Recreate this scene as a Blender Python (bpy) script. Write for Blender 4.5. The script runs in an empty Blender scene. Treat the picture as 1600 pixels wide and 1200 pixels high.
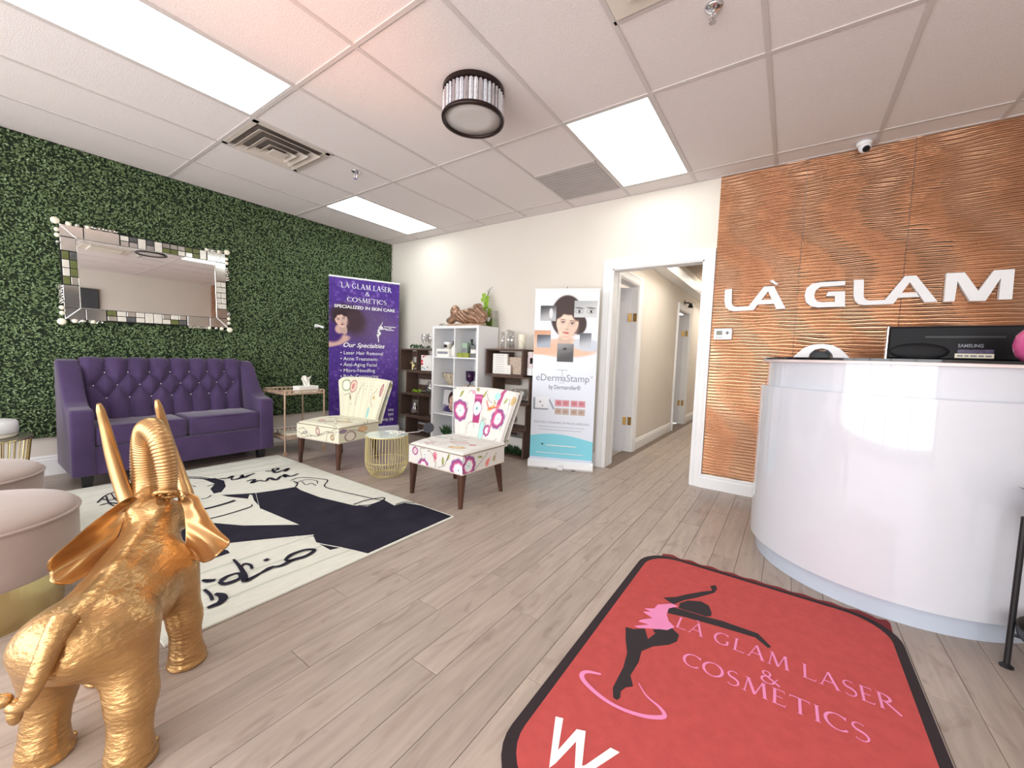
import bpy, bmesh, math, random
import numpy as np
from mathutils import Matrix, Vector
random.seed(7); RNG = np.random.default_rng(7)
PI = math.pi
scene = bpy.context.scene
col = scene.collection

# ------------------------------------------------------------------ camera
CAM_H, FPX = 1.142, 621.62
ROT = np.array([[0.81889085, 0.06694181, -0.57003208],
                [0.57295397, -0.0368798, 0.81875737],
                [0.03378643, -0.99707506, -0.0685551]])   # columns: right, down, forward
cam_d = bpy.data.cameras.new('camera'); cam = bpy.data.objects.new('camera', cam_d); col.objects.link(cam)
cam_d.sensor_fit = 'HORIZONTAL'; cam_d.sensor_width = 36.0; cam_d.lens = FPX / 1600 * 36.0
cam_d.clip_start = 0.02; cam_d.clip_end = 200
_m = Matrix.Identity(4)
for _r in range(3):
    _m[_r][0] = ROT[_r, 0]; _m[_r][1] = -ROT[_r, 1]; _m[_r][2] = -ROT[_r, 2]
_m[2][3] = CAM_H
cam.matrix_world = _m
scene.camera = cam

# ------------------------------------------------------------------ world, daylight, exposure
scene.view_settings.view_transform = 'Standard'
scene.view_settings.look = 'None'
scene.view_settings.gamma = 1.0
scene.view_settings.use_curve_mapping = False
scene.view_settings.exposure = 0.0
world = bpy.data.worlds.new('sky'); scene.world = world; world.use_nodes = True
_bg = world.node_tree.nodes['Background']
_bg.inputs[0].default_value = (0.97, 0.98, 1.0, 1); _bg.inputs[1].default_value = 7.0
PANEL_EMIT = 6.0
Y_FRONT = -2.1          # shop front glass behind the camera
def area_portal(x0, x1, z0, z1):
    d = bpy.data.lights.new('window_portal', 'AREA'); d.shape = 'RECTANGLE'
    d.size = x1 - x0; d.size_y = z1 - z0; d.cycles.is_portal = True
    o = bpy.data.objects.new('window_portal', d); col.objects.link(o)
    o.location = ((x0 + x1) / 2, Y_FRONT - 0.09, (z0 + z1) / 2); o.rotation_euler = (PI / 2, 0, 0)
area_portal(-4.9, 2.0, 0.15, 2.45)
# added spot outside the shop front, standing in for orange bounced sunlight on the ceiling
_d = bpy.data.lights.new('ceiling_glow_spot', 'SPOT'); _d.energy = 800; _d.color = (1.0, 0.33, 0.16)
_d.spot_size = math.radians(19); _d.spot_blend = 0.9; _d.shadow_soft_size = 0.05
_o = bpy.data.objects.new('ceiling_glow_spot', _d); col.objects.link(_o)
_o.location = (-1.6, -3.0, 0.55)
_o.rotation_euler = (Vector((-2.0, 0.62, 2.78)) - Vector(_o.location)).to_track_quat('-Z', 'Y').to_euler()

# ------------------------------------------------------------------ pixel -> plane helpers (for tracing flat print on its real plane)
def ray(u, v): return ROT @ np.array([u - 800, v - 600, FPX])
def on_z(u, v, z):
    d = ray(u, v); p = d * (z - CAM_H) / d[2]; return (p[0], p[1])
def on_y(u, v, y):
    d = ray(u, v); p = d * y / d[1]; return (p[0], p[2] + CAM_H)

# ------------------------------------------------------------------ materials
def srgb(r, g, b):
    f = lambda c: (c / 255 / 12.92) if c / 255 <= 0.04045 else ((c / 255 + 0.055) / 1.055) ** 2.4
    return (f(r), f(g), f(b), 1)
def mat(name, rgb, rough=0.6, metal=0.0, var=0.08, scale=8.0, bump=0.0, bscale=60.0, spec=0.5, sheen=0.0, coat=0.0,
        trans=0.0, emit=None, estr=0.0, stretch=(1, 1, 1), alpha=1.0, ior=1.45):
    m = bpy.data.materials.new(name); m.use_nodes = True
    n = m.node_tree.nodes; l = m.node_tree.links
    b = n['Principled BSDF']
    c = srgb(*rgb)
    tc = n.new('ShaderNodeTexCoord'); mp = n.new('ShaderNodeMapping'); mp.inputs['Scale'].default_value = stretch
    l.new(tc.outputs['Object'], mp.inputs['Vector'])
    nz = n.new('ShaderNodeTexNoise'); nz.inputs['Scale'].default_value = scale; nz.inputs['Detail'].default_value = 4
    l.new(mp.outputs[0], nz.inputs['Vector'])
    rp = n.new('ShaderNodeValToRGB')
    rp.color_ramp.elements[0].position = 0.3; rp.color_ramp.elements[1].position = 0.7
    rp.color_ramp.elements[0].color = tuple(max(0, x * (1 - var)) for x in c[:3]) + (1,)
    rp.color_ramp.elements[1].color = tuple(min(1, x * (1 + var)) for x in c[:3]) + (1,)
    l.new(nz.outputs['Fac'], rp.inputs[0]); l.new(rp.outputs[0], b.inputs['Base Color'])
    b.inputs['Roughness'].default_value = rough; b.inputs['Metallic'].default_value = metal
    b.inputs['Specular IOR Level'].default_value = spec; b.inputs['IOR'].default_value = ior
    if sheen: b.inputs['Sheen Weight'].default_value = sheen; b.inputs['Sheen Roughness'].default_value = 0.4
    if coat: b.inputs['Coat Weight'].default_value = coat; b.inputs['Coat Roughness'].default_value = 0.03
    if trans: b.inputs['Transmission Weight'].default_value = trans
    if alpha < 1: b.inputs['Alpha'].default_value = alpha
    if emit: b.inputs['Emission Color'].default_value = srgb(*emit); b.inputs['Emission Strength'].default_value = estr
    if bump:
        bn = n.new('ShaderNodeTexNoise'); bn.inputs['Scale'].default_value = bscale; bn.inputs['Detail'].default_value = 3
        l.new(mp.outputs[0], bn.inputs['Vector'])
        bp = n.new('ShaderNodeBump'); bp.inputs['Strength'].default_value = bump; bp.inputs['Distance'].default_value = 0.01
        l.new(bn.outputs['Fac'], bp.inputs['Height']); l.new(bp.outputs[0], b.inputs['Normal'])
    return m
def vcol_mat(name, rough=0.7, bump=0.0, bscale=300.0, sheen=0.0, spec=0.4):
    m = mat(name, (200, 200, 200), rough, bump=bump, bscale=bscale, sheen=sheen, spec=spec)
    n = m.node_tree.nodes; l = m.node_tree.links
    a = n.new('ShaderNodeVertexColor'); a.layer_name = 'print'
    l.new(a.outputs[0], n['Principled BSDF'].inputs['Base Color'])
    return m
def random_tint(m, amount=0.25):
    """per-object brightness variation (planks)"""
    n = m.node_tree.nodes; l = m.node_tree.links; b = n['Principled BSDF']
    src = b.inputs['Base Color'].links[0].from_socket
    oi = n.new('ShaderNodeObjectInfo'); mr = n.new('ShaderNodeMapRange')
    mr.inputs[3].default_value = 1 - amount; mr.inputs[4].default_value = 1 + amount * 0.6
    l.new(oi.outputs['Random'], mr.inputs[0])
    h = n.new('ShaderNodeHueSaturation'); l.new(src, h.inputs['Color']); l.new(mr.outputs[0], h.inputs['Value'])
    l.new(h.outputs[0], b.inputs['Base Color'])
    return m
M = {}
M['wall'] = mat('painted_wall', (222, 214, 205), 0.85, var=0.02, scale=2, bump=0.03, bscale=250)
M['white'] = mat('white_gloss_paint', (238, 238, 240), 0.35, var=0.02, scale=3)
M['tile'] = mat('ceiling_tile_board', (230, 222, 220), 0.95, var=0.03, scale=160, bump=0.22, bscale=190, spec=0.1)
M['tbar'] = mat('ceiling_grid_metal', (206, 198, 195), 0.5, var=0.02)
M['lightpanel'] = mat('lit_diffuser', (250, 255, 250), 0.5, emit=(243, 255, 250), estr=PANEL_EMIT)
M['velvet'] = mat('purple_velvet', (72, 56, 90), 0.8, var=0.16, scale=5, sheen=0.35, spec=0.2)
M['velvet_pink'] = mat('blush_velvet', (164, 147, 140), 0.75, var=0.05, scale=5, sheen=0.4, spec=0.2)
M['gold'] = mat('elephant_gold_paint', (190, 150, 100), 0.29, metal=0.8, var=0.14, scale=9, bump=0.42, bscale=42, stretch=(1, 1, 2.4))
M['goldsmooth'] = mat('elephant_gold_smooth', (192, 152, 104), 0.28, metal=0.8, var=0.10, scale=9)
M['goldbrass'] = mat('brushed_brass', (206, 190, 140), 0.25, metal=1.0, var=0.05)
M['goldwire'] = mat('pale_gold_wire', (228, 214, 158), 0.35, metal=0.45, var=0.05)
M['rosegold'] = mat('cart_pale_gold', (214, 186, 164), 0.35, metal=0.7, var=0.1)
M['chrome'] = mat('chrome', (215, 215, 220), 0.12, metal=1.0, var=0.03)
M['mirror'] = mat('mirror_glass', (242, 244, 243), 0.02, metal=1.0, var=0.0)
M['black'] = mat('black_satin', (28, 27, 29), 0.4, var=0.1)
M['monitorblack'] = mat('monitor_black', (22, 21, 24), 0.35, var=0.05, spec=0.15)
M['hallpanel'] = mat('lit_hall_diffuser', (250, 255, 250), 0.5, emit=(255, 250, 238), estr=14.0)
M['blackgloss'] = mat('black_gloss', (20, 20, 23), 0.12, var=0.05, coat=0.4)
M['darkwood'] = mat('dark_walnut_wood', (74, 46, 34), 0.45, var=0.35, scale=14, stretch=(1, 1, 0.12))
M['cratewood'] = mat('weathered_brown_crate', (92, 72, 62), 0.7, var=0.35, scale=12, stretch=(1, 6, 6))
M['bronze'] = mat('bronze_relief_panel', (190, 148, 118), 0.22, metal=0.82, var=0.08, scale=3)
M['deskwhite'] = mat('white_high_gloss_laminate', (203, 205, 213), 0.08, var=0.01, coat=0.5)
M['kick'] = mat('pale_grey_kickplate', (186, 194, 208), 0.2, var=0.02)
M['glass'] = mat('clear_glass', (235, 245, 240), 0.03, trans=0.95, var=0.0)
M['windowglass'] = mat('window_glass', (245, 250, 250), 0.0, trans=1.0, var=0.0, ior=1.02)
def thin_glass(which='windowglass', k=0.06):
    m = M[which]; n = m.node_tree.nodes; l = m.node_tree.links; out = [x for x in n if x.type == 'OUTPUT_MATERIAL'][0]
    tr = n.new('ShaderNodeBsdfTransparent'); mx = n.new('ShaderNodeMixShader'); gl = n.new('ShaderNodeBsdfGlossy'); gl.inputs['Roughness'].default_value = 0.0
    mx.inputs[0].default_value = k; l.new(tr.outputs[0], mx.inputs[1]); l.new(gl.outputs[0], mx.inputs[2]); l.new(mx.outputs[0], out.inputs[0])
thin_glass(); thin_glass('glass', 0.22)
M['crystal'] = mat('crystal_prism', (225, 228, 235), 0.06, trans=0.45, var=0.2, scale=50)
M['lampbronze'] = mat('dark_bronze_ring', (52, 40, 38), 0.35, metal=0.7)
M['frost'] = mat('frosted_shade', (205, 200, 198), 0.5, var=0.03)
M['red'] = mat('red_mat_pile', (186, 82, 80), 0.95, var=0.07, scale=25, bump=0.25, bscale=400, spec=0.1)
M['darkred'] = mat('dark_red_rubber_fringe', (120, 24, 30), 0.7, var=0.15)
M['matborder'] = mat('charcoal_border', (44, 32, 36), 0.9, var=0.1)
M['pinkprint'] = mat('pink_print', (228, 138, 184), 0.9, var=0.03)
M['whiteprint'] = mat('white_print', (240, 240, 240), 0.9, var=0.02)
M['blackprint'] = mat('black_print', (46, 38, 42), 0.9, var=0.05)
M['rug'] = mat('cream_rug_pile', (222, 222, 212), 0.95, var=0.05, scale=9, bump=0.3, bscale=350, stretch=(5, 1, 1), spec=0.1)
M['rugblack'] = mat('navy_black_rug_pile', (44, 42, 54), 0.95, var=0.22, scale=5, spec=0.1)
M['rugred'] = mat('red_rug_pile', (190, 80, 70), 0.95)
M['ruggrey'] = mat('pale_grey_rug_pile', (196, 200, 186), 0.95, var=0.05)
M['greyprint'] = mat('grey_print', (140, 142, 150), 0.8)
M['teal'] = mat('cyan_print', (120, 208, 228), 0.5, var=0.02)
M['cream'] = mat('cream_wax', (240, 234, 214), 0.5, var=0.03)
M['greenleaf'] = mat('green_leaf', (52, 84, 50), 0.6, var=0.3, scale=30)
M['orchid'] = mat('lime_orchid', (150, 190, 50), 0.5, var=0.15, scale=40)
M['pinkgloss'] = mat('pink_gloss', (206, 84, 140), 0.2, var=0.04, coat=0.4)
M['buddha'] = mat('bronze_resin', (158, 124, 102), 0.36, metal=0.5, var=0.3, scale=14, bump=0.35, bscale=45)
M['purpleglass'] = mat('purple_glass', (52, 20, 60), 0.15, var=0.1)
M['greenbox'] = mat('olive_carton', (150, 158, 70), 0.6)
M['mintbox'] = mat('mint_carton', (170, 196, 172), 0.6)
M['greycard'] = mat('grey_plastic', (120, 118, 120), 0.5)
M['tan'] = mat('tan_weave', (186, 172, 150), 0.7, var=0.2, scale=60)
M['paper'] = mat('white_paper', (238, 236, 230), 0.8, var=0.02)
M['pebble'] = mat('pale_pebble', (196, 176, 160), 0.7, var=0.25, scale=40)
M['redcard'] = mat('red_print', (210, 50, 60), 0.6)
M['olive'] = mat('olive_glass_tile', (100, 106, 62), 0.15, var=0.12, scale=30)
M['greytile'] = mat('charcoal_glass_tile', (84, 86, 86), 0.15, var=0.2, scale=40)
M['pearltile'] = mat('pearl_tile', (226, 222, 212), 0.15, var=0.08, scale=60, metal=0.2)
M['silvertile'] = mat('silver_mirror_strip', (214, 212, 206), 0.1, metal=0.9, var=0.08)
M['grout'] = mat('black_grout', (30, 30, 30), 0.8)
M['beige'] = mat('beige_plastic', (222, 213, 200), 0.5, var=0.02)
M['grille'] = mat('grey_grille', (176, 168, 166), 0.6, var=0.05)
M['ventwhite'] = mat('vent_metal', (205, 194, 184), 0.5, var=0.04)
M['brasshinge'] = mat('brass_hinge', (196, 160, 96), 0.3, metal=0.9)
M['doorgrey'] = mat('door_paint', (222, 224, 232), 0.45, var=0.02)
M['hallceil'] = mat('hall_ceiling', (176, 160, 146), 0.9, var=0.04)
M['screen'] = mat('lcd_grey', (120, 128, 112), 0.3)
M['fabric_print'] = vcol_mat('floral_chair_fabric', 0.85, bump=0.12, bscale=500, sheen=0.1)
M['banner_print'] = vcol_mat('banner_print_vinyl', 0.45)
# ---- floor plank: grain along Y
def plank_material():
    m = mat('greige_wood_plank', (168, 152, 141), 0.34, var=0.13, scale=5, stretch=(7, 0.7, 1), spec=0.5, bump=0.05, bscale=30)
    n = m.node_tree.nodes; l = m.node_tree.links; b = n['Principled BSDF']
    src = b.inputs['Base Color'].links[0].from_socket
    # offset the grain per plank
    oi = n.new('ShaderNodeObjectInfo'); mp = [x for x in n if x.type == 'MAPPING'][0]
    cb = n.new('ShaderNodeCombineXYZ'); mu = n.new('ShaderNodeMath'); mu.operation = 'MULTIPLY'; mu.inputs[1].default_value = 37.0
    l.new(oi.outputs['Random'], mu.inputs[0]); l.new(mu.outputs[0], cb.inputs[0]); l.new(mu.outputs[0], cb.inputs[1])
    l.new(cb.outputs[0], mp.inputs['Location'])
    # knots
    nz = n.new('ShaderNodeTexNoise'); nz.inputs['Scale'].default_value = 2.6; nz.inputs['Detail'].default_value = 5; nz.inputs['Distortion'].default_value = 1.6
    mp2 = n.new('ShaderNodeMapping'); mp2.inputs['Scale'].default_value = (3.2, 1.3, 1)
    tc = [x for x in n if x.type == 'TEX_COORD'][0]
    l.new(tc.outputs['Object'], mp2.inputs['Vector']); l.new(cb.outputs[0], mp2.inputs['Location']); l.new(mp2.outputs[0], nz.inputs['Vector'])
    rp = n.new('ShaderNodeValToRGB'); rp.color_ramp.elements[0].position = 0.28; rp.color_ramp.elements[1].position = 0.42
    rp.color_ramp.elements[0].color = srgb(176, 150, 135); rp.color_ramp.elements[1].color = (1, 1, 1, 1)
    l.new(nz.outputs['Fac'], rp.inputs[0])
    mx = n.new('ShaderNodeMix'); mx.data_type = 'RGBA'; mx.blend_type = 'MULTIPLY'; mx.inputs[0].default_value = 0.4
    l.new(src, mx.inputs[6]); l.new(rp.outputs[0], mx.inputs[7]); l.new(mx.outputs[2], b.inputs['Base Color'])
    return random_tint(m, 0.10)
M['plank'] = plank_material()

# ------------------------------------------------------------------ mesh helpers
def link_mesh(name, verts, faces, m, parent=None, smooth=False, loc=None):
    me = bpy.data.meshes.new(name); me.from_pydata([tuple(map(float, v)) for v in verts], [], [tuple(map(int, f)) for f in faces])
    if smooth: me.polygons.foreach_set('use_smooth', np.ones(len(me.polygons), bool))
    me.update()
    if m: me.materials.append(M[m] if isinstance(m, str) else m)
    o = bpy.data.objects.new(name, me); col.objects.link(o)
    if loc is not None: o.location = loc
    if parent: o.parent = parent
    return o
class MB:
    def __init__(s): s.v = []; s.f = []
    def add(s, vs, fs):
        o = len(s.v); s.v += [tuple(p) for p in vs]; s.f += [tuple(i + o for i in f) for f in fs]; return s
    def box(s, x0, x1, y0, y1, z0, z1, rz=0, piv=None):
        vs = [(x, y, z) for z in (z0, z1) for x, y in ((x0, y0), (x1, y0), (x1, y1), (x0, y1))]
        if rz:
            cx, cy = piv or ((x0 + x1) / 2, (y0 + y1) / 2); c, q = math.cos(rz), math.sin(rz)
            vs = [(cx + (x - cx) * c - (y - cy) * q, cy + (x - cx) * q + (y - cy) * c, z) for x, y, z in vs]
        return s.add(vs, [(3, 2, 1, 0), (4, 5, 6, 7), (0, 1, 5, 4), (1, 2, 6, 5), (2, 3, 7, 6), (3, 0, 4, 7)])
    def frustum(s, c0, r0, c1, r1, n=4, rot=PI / 4):
        vs = [(c[0] + r * math.cos(rot + 2 * PI * i / n), c[1] + r * math.sin(rot + 2 * PI * i / n), c[2]) for c, r in ((c0, r0), (c1, r1)) for i in range(n)]
        fs = [(i, (i + 1) % n, n + (i + 1) % n, n + i) for i in range(n)] + [tuple(range(n))[::-1], tuple(range(n, 2 * n))]
        return s.add(vs, fs)
    def tube(s, pts, r, n=8, closed=False, flat=None):
        P = [np.array(p, float) for p in pts]; k = len(P); R_ = r if hasattr(r, '__len__') else [r] * k
        vs = []; up = None
        for i in range(k):
            t = P[(i + 1) % k] - P[i - 1] if closed else P[min(i + 1, k - 1)] - P[max(i - 1, 0)]
            t = t / (np.linalg.norm(t) + 1e-9)
            if up is None:
                a = np.array([0, 0, 1.0]) if abs(t[2]) < 0.9 else np.array([1.0, 0, 0])
                up = np.cross(t, a)
            up = up - (up @ t) * t; up /= np.linalg.norm(up) + 1e-9
            w = np.cross(t, up)
            for j in range(n):
                a = 2 * PI * j / n; vs.append(P[i] + R_[i] * (math.cos(a) * up + math.sin(a) * w * (flat or 1)))
        fs = []
        for i in range(k if closed else k - 1):
            i2 = (i + 1) % k
            for j in range(n): fs.append((i * n + j, i * n + (j + 1) % n, i2 * n + (j + 1) % n, i2 * n + j))
        if not closed: fs += [tuple(range(n))[::-1], tuple(range((k - 1) * n, k * n))]
        return s.add(vs, fs)
    def lathe(s, prof, n=32, c=(0, 0, 0), a0=0, a1=2 * PI):
        full = abs(a1 - a0 - 2 * PI) < 1e-6; m_ = n if full else n + 1; k = len(prof)
        vs = [(c[0] + r * math.cos(a0 + (a1 - a0) * j / n), c[1] + r * math.sin(a0 + (a1 - a0) * j / n), c[2] + z) for r, z in prof for j in range(m_)]
        fs = [(i * m_ + j, i * m_ + (j + 1) % m_, (i + 1) * m_ + (j + 1) % m_, (i + 1) * m_ + j) for i in range(k - 1) for j in range(n)]
        return s.add(vs, fs)
    def disc_solid(s, r, z0, z1, n=32, c=(0, 0)):
        return s.lathe([(1e-4, z0), (r, z0), (r, z1), (1e-4, z1)], n, (c[0], c[1], 0))
    def sphere(s, c, r, n=12, m_=8):
        r = r if hasattr(r, '__len__') else (r, r, r)
        vs = [(c[0] + r[0] * math.sin(PI * i / m_) * math.cos(2 * PI * j / n), c[1] + r[1] * math.sin(PI * i / m_) * math.sin(2 * PI * j / n), c[2] - r[2] * math.cos(PI * i / m_)) for i in range(m_ + 1) for j in range(n)]
        fs = [(i * n + j, i * n + (j + 1) % n, (i + 1) * n + (j + 1) % n, (i + 1) * n + j) for i in range(m_) for j in range(n)]
        return s.add(vs, fs)
    def prism(s, poly, h0, h1, fn):
        """poly 2D, extruded between heights h0,h1; fn(a,b,h)->xyz"""
        n = len(poly); area = sum(poly[i][0] * poly[(i + 1) % n][1] - poly[(i + 1) % n][0] * poly[i][1] for i in range(n))
        if area < 0: poly = poly[::-1]
        vs = [fn(a, b, h) for h in (h0, h1) for a, b in poly]
        return s.add(vs, [tuple(range(n))[::-1], tuple(range(n, 2 * n))] + [(i, (i + 1) % n, n + (i + 1) % n, n + i) for i in range(n)])
    def grid(s, fn, nu, nv):
        vs = [fn(i / nu, j / nv) for j in range(nv + 1) for i in range(nu + 1)]
        return s.add(vs, [(j * (nu + 1) + i, j * (nu + 1) + i + 1, (j + 1) * (nu + 1) + i + 1, (j + 1) * (nu + 1) + i) for j in range(nv) for i in range(nu)])
    def build(s, name, m, parent=None, smooth=False, bevel=0, seg=2, weld=False):
        o = link_mesh(name, s.v, s.f, m, parent, smooth)
        if bevel or weld:
            bm = bmesh.new(); bm.from_mesh(o.data)
            if weld: bmesh.ops.remove_doubles(bm, verts=bm.verts, dist=1e-4)
            if bevel:
                bmesh.ops.bevel(bm, geom=list(bm.edges), offset=bevel, segments=seg, profile=0.5, affect='EDGES', clamp_overlap=True)
                for f in bm.faces: f.smooth = smooth
            bmesh.ops.recalc_face_normals(bm, faces=bm.faces)
            bm.to_mesh(o.data); bm.free()
        return o
def tag(o, label=None, cat=None, group=None, kind=None):
    if label: o['label'] = label
    if cat: o['category'] = cat
    if group: o['group'] = group
    if kind: o['kind'] = kind
    return o
def thing(name, label, cat, loc=(0, 0, 0), rz=0, group=None):
    o = bpy.data.objects.new(name, None); col.objects.link(o); o.empty_display_size = 0.1
    o.location = loc; o.rotation_euler = (0, 0, rz)
    return tag(o, label, cat, group)
def struct(o, label, cat): return tag(o, label, cat, kind='structure')
def smoothstep(e0, e1, x): t = np.clip((x - e0) / (e1 - e0 + 1e-12), 0, 1); return t * t * (3 - 2 * t)

# ---- text
def font_mesh(txt, name, m, parent, place, size, align='LEFT', shear=0.0, width=None, extrude=0.0008, bold=0.0, spacing=1.0):
    """built-in font text turned into a mesh; place(a, b, h) -> xyz"""
    cu = bpy.data.curves.new('t', 'FONT'); cu.body = txt; cu.size = size; cu.align_x = align; cu.shear = shear; cu.offset = bold; cu.space_character = spacing
    cu.resolution_u = 3
    ob = bpy.data.objects.new('t', cu); col.objects.link(ob)
    dg = bpy.context.evaluated_depsgraph_get(); me0 = bpy.data.meshes.new_from_object(ob.evaluated_get(dg))
    vs = [v.co.copy() for v in me0.vertices]; fs = [tuple(p.vertices) for p in me0.polygons]
    bpy.data.objects.remove(ob); bpy.data.curves.remove(cu); bpy.data.meshes.remove(me0)
    if not vs: return None
    if width:
        x0 = min(v.x for v in vs); x1 = max(v.x for v in vs); k = width / (x1 - x0)
        off = {'LEFT': x0, 'CENTER': (x0 + x1) / 2, 'RIGHT': x1}[align]
        for v in vs: v.x = (v.x - off) * k
    return link_mesh(name, [place(v.x, v.y, extrude) for v in vs], fs, m, parent)
# ---- a small serif capital alphabet (Roman inscription style), cap height 1
def _stroke(pts, w):
    """quad strip along pts with widths w -> polygon"""
    P = np.array(pts, float); W = np.array(w if hasattr(w, '__len__') else [w] * len(P), float) / 2
    T = np.gradient(P, axis=0); T /= np.linalg.norm(T, axis=1)[:, None] + 1e-9; N = np.c_[-T[:, 1], T[:, 0]]
    return [tuple(p) for p in P + N * W[:, None]] + [tuple(p) for p in (P - N * W[:, None])[::-1]]
def _arc(cx, cy, rx, ry, a0, a1, thick=0.13, thin=0.05, n=18):
    a = np.radians(np.linspace(a0, a1, n)); pts = np.c_[cx + rx * np.cos(a), cy + ry * np.sin(a)]
    return _stroke(pts, thin + (thick - thin) * np.abs(np.cos(a)))
def _serif(x, y, w=0.26, up=True):
    d = 0.05 if up else -0.05
    return [(x - w / 2, y), (x + w / 2, y), (x + 0.05, y + d), (x - 0.05, y + d)]
def _bar(x0, y0, x1, y1, w): return _stroke([(x0, y0), (x1, y1)], w)
def glyph(c):
    S = [];
    def stem(x): S.extend([[(x - .06, 0), (x + .06, 0), (x + .06, 1), (x - .06, 1)], _serif(x, 0), _serif(x, 1, up=False)])
    if c == 'L': stem(.15); S.extend([[(.15, 0), (.62, 0), (.66, .2), (.6, .06), (.15, .05)]]); return S, .68
    if c in 'AÀ':
        S.extend([_bar(.12, 0, .46, 1.02, .05), _bar(.82, 0, .46, 1.04, .13), [(.24, .33), (.7, .33), (.68, .39), (.26, .39)], _serif(.12, 0, .24), _serif(.82, 0, .28)])
        if c == 'À': S.append([(.3, 1.28), (.36, 1.3), (.52, 1.1), (.46, 1.1)])
        return S, .94
    if c == 'G': S.extend([_arc(.5, .5, .42, .46, 50, 300), [(.72, .42), (.84, .42), (.84, .12), (.72, .08)], _serif(.78, .42, .26, False), _arc(.5, .5, .42, .46, 295, 325, .06, .05, 6)]); return S, 1.0
    if c == 'C': S.extend([_arc(.5, .5, .42, .46, 48, 318), [(.76, .78), (.8, .96), (.83, .96), (.82, .74)]]); return S, .88
    if c == 'O': S.extend([_arc(.5, .5, .43, .46, 0, 360, n=30)]); return S, 1.02
    if c == 'M': S.extend([_bar(.14, 0, .24, 1, .05), _bar(.24, 1, .56, .02, .13), _bar(.56, .02, .86, 1, .05), _bar(.98, 0, .88, 1, .13), _serif(.14, 0, .24), _serif(.98, 0, .28), _serif(.2, 1, .2, False), _serif(.9, 1, .2, False)]); return S, 1.14
    if c == 'S': 
        a = np.radians(np.linspace(40, 270, 14)); b = np.radians(np.linspace(90, -140, 14))
        pts = np.r_[np.c_[.32 + .22 * np.cos(a), .74 + .22 * np.sin(a)], np.c_[.32 + .25 * np.cos(b), .25 + .25 * np.sin(b)]]
        pts = np.delete(pts, 14, 0); t = np.linspace(0, 1, len(pts)); S.append(_stroke(pts, .05 + .08 * np.exp(-((t - .5) / .22) ** 2))); return S, .64
    if c == 'E': stem(.15); S.extend([[(.15, 0), (.56, 0), (.6, .2), (.54, .06), (.15, .05)], [(.15, 1), (.54, 1), (.56, .82), (.5, .94), (.15, .95)], [(.15, .49), (.46, .49), (.46, .54), (.15, .54)]]); return S, .64
    if c == 'R': stem(.15); S.extend([_arc(.2, .74, .36, .24, 90, -90, .13, .05), _bar(.34, .5, .84, -.04, .11)]); return S, .86
    if c == 'T': S.extend([[(.36, 0), (.48, 0), (.48, 1), (.36, 1)], _serif(.42, 0), [(.04, 1), (.8, 1), (.82, .8), (.76, .94), (.08, .94), (.02, .8)]]); return S, .84
    if c == 'I': stem(.15); return S, .3
    if c == '&': S.extend([_arc(.36, .78, .18, .2, 0, 360, .1, .05, 20), _arc(.34, .27, .3, .27, 60, 340, .12, .05, 20), _bar(.26, .64, .86, 0, .12), _bar(.62, .22, .86, .52, .05)]); return S, .92
    return S, .38
def serif_text(txt, name, m, parent, place, cap, width=None, center=True, h=0.001):
    x = 0; polys = []; zi = 0
    for c in txt:
        g, w = glyph(c); polys += [[(px + x, py) for px, py in p] for p in g]; x += w + .06
    k = cap; kx = (width / x) if width else cap; b = MB(); off = -x / 2 if center else 0
    for p in polys:
        q = [((px + off) * kx, py * k) for px, py in p]; n = len(q); h += 4e-6
        if n > 8 and n % 2 == 0:      # strip: emit quads
            b.add([place(a, c_, h) for a, c_ in q], [(i, i + 1, n - 2 - i, n - 1 - i) for i in range(n // 2 - 1)])
        else: b.add([place(a, c_, h) for a, c_ in q], [tuple(range(n))])
    return b.build(name, m, parent)
def painted_grid(name, w, h, step, paint, m, parent, place):
    """flat printed sheet: grid mesh with a colour per vertex; paint(U, V) -> rgb 0..255 (V down from the top, metres)"""
    nu, nv = int(w / step), int(h / step)
    u, v = np.meshgrid(np.linspace(0, w, nu + 1), np.linspace(0, h, nv + 1))
    rgb = paint(u, v).reshape(-1, 3) / 255.0
    b = MB(); b.v = [place(a, -c, 0) for a, c in zip(u.ravel(), v.ravel())]
    b.f = [(j * (nu + 1) + i, (j + 1) * (nu + 1) + i, (j + 1) * (nu + 1) + i + 1, j * (nu + 1) + i + 1) for j in range(nv) for i in range(nu)]
    o = b.build(name, m, parent); set_print(o, rgb); return o
def set_print(o, rgb):
    lin = np.where(rgb <= 0.04045, rgb / 12.92, ((rgb + 0.055) / 1.055) ** 2.4)
    a = o.data.color_attributes.new('print', 'FLOAT_COLOR', 'POINT')
    a.data.foreach_set('color', np.c_[lin, np.ones(len(lin))].astype(np.float32).ravel())
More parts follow.
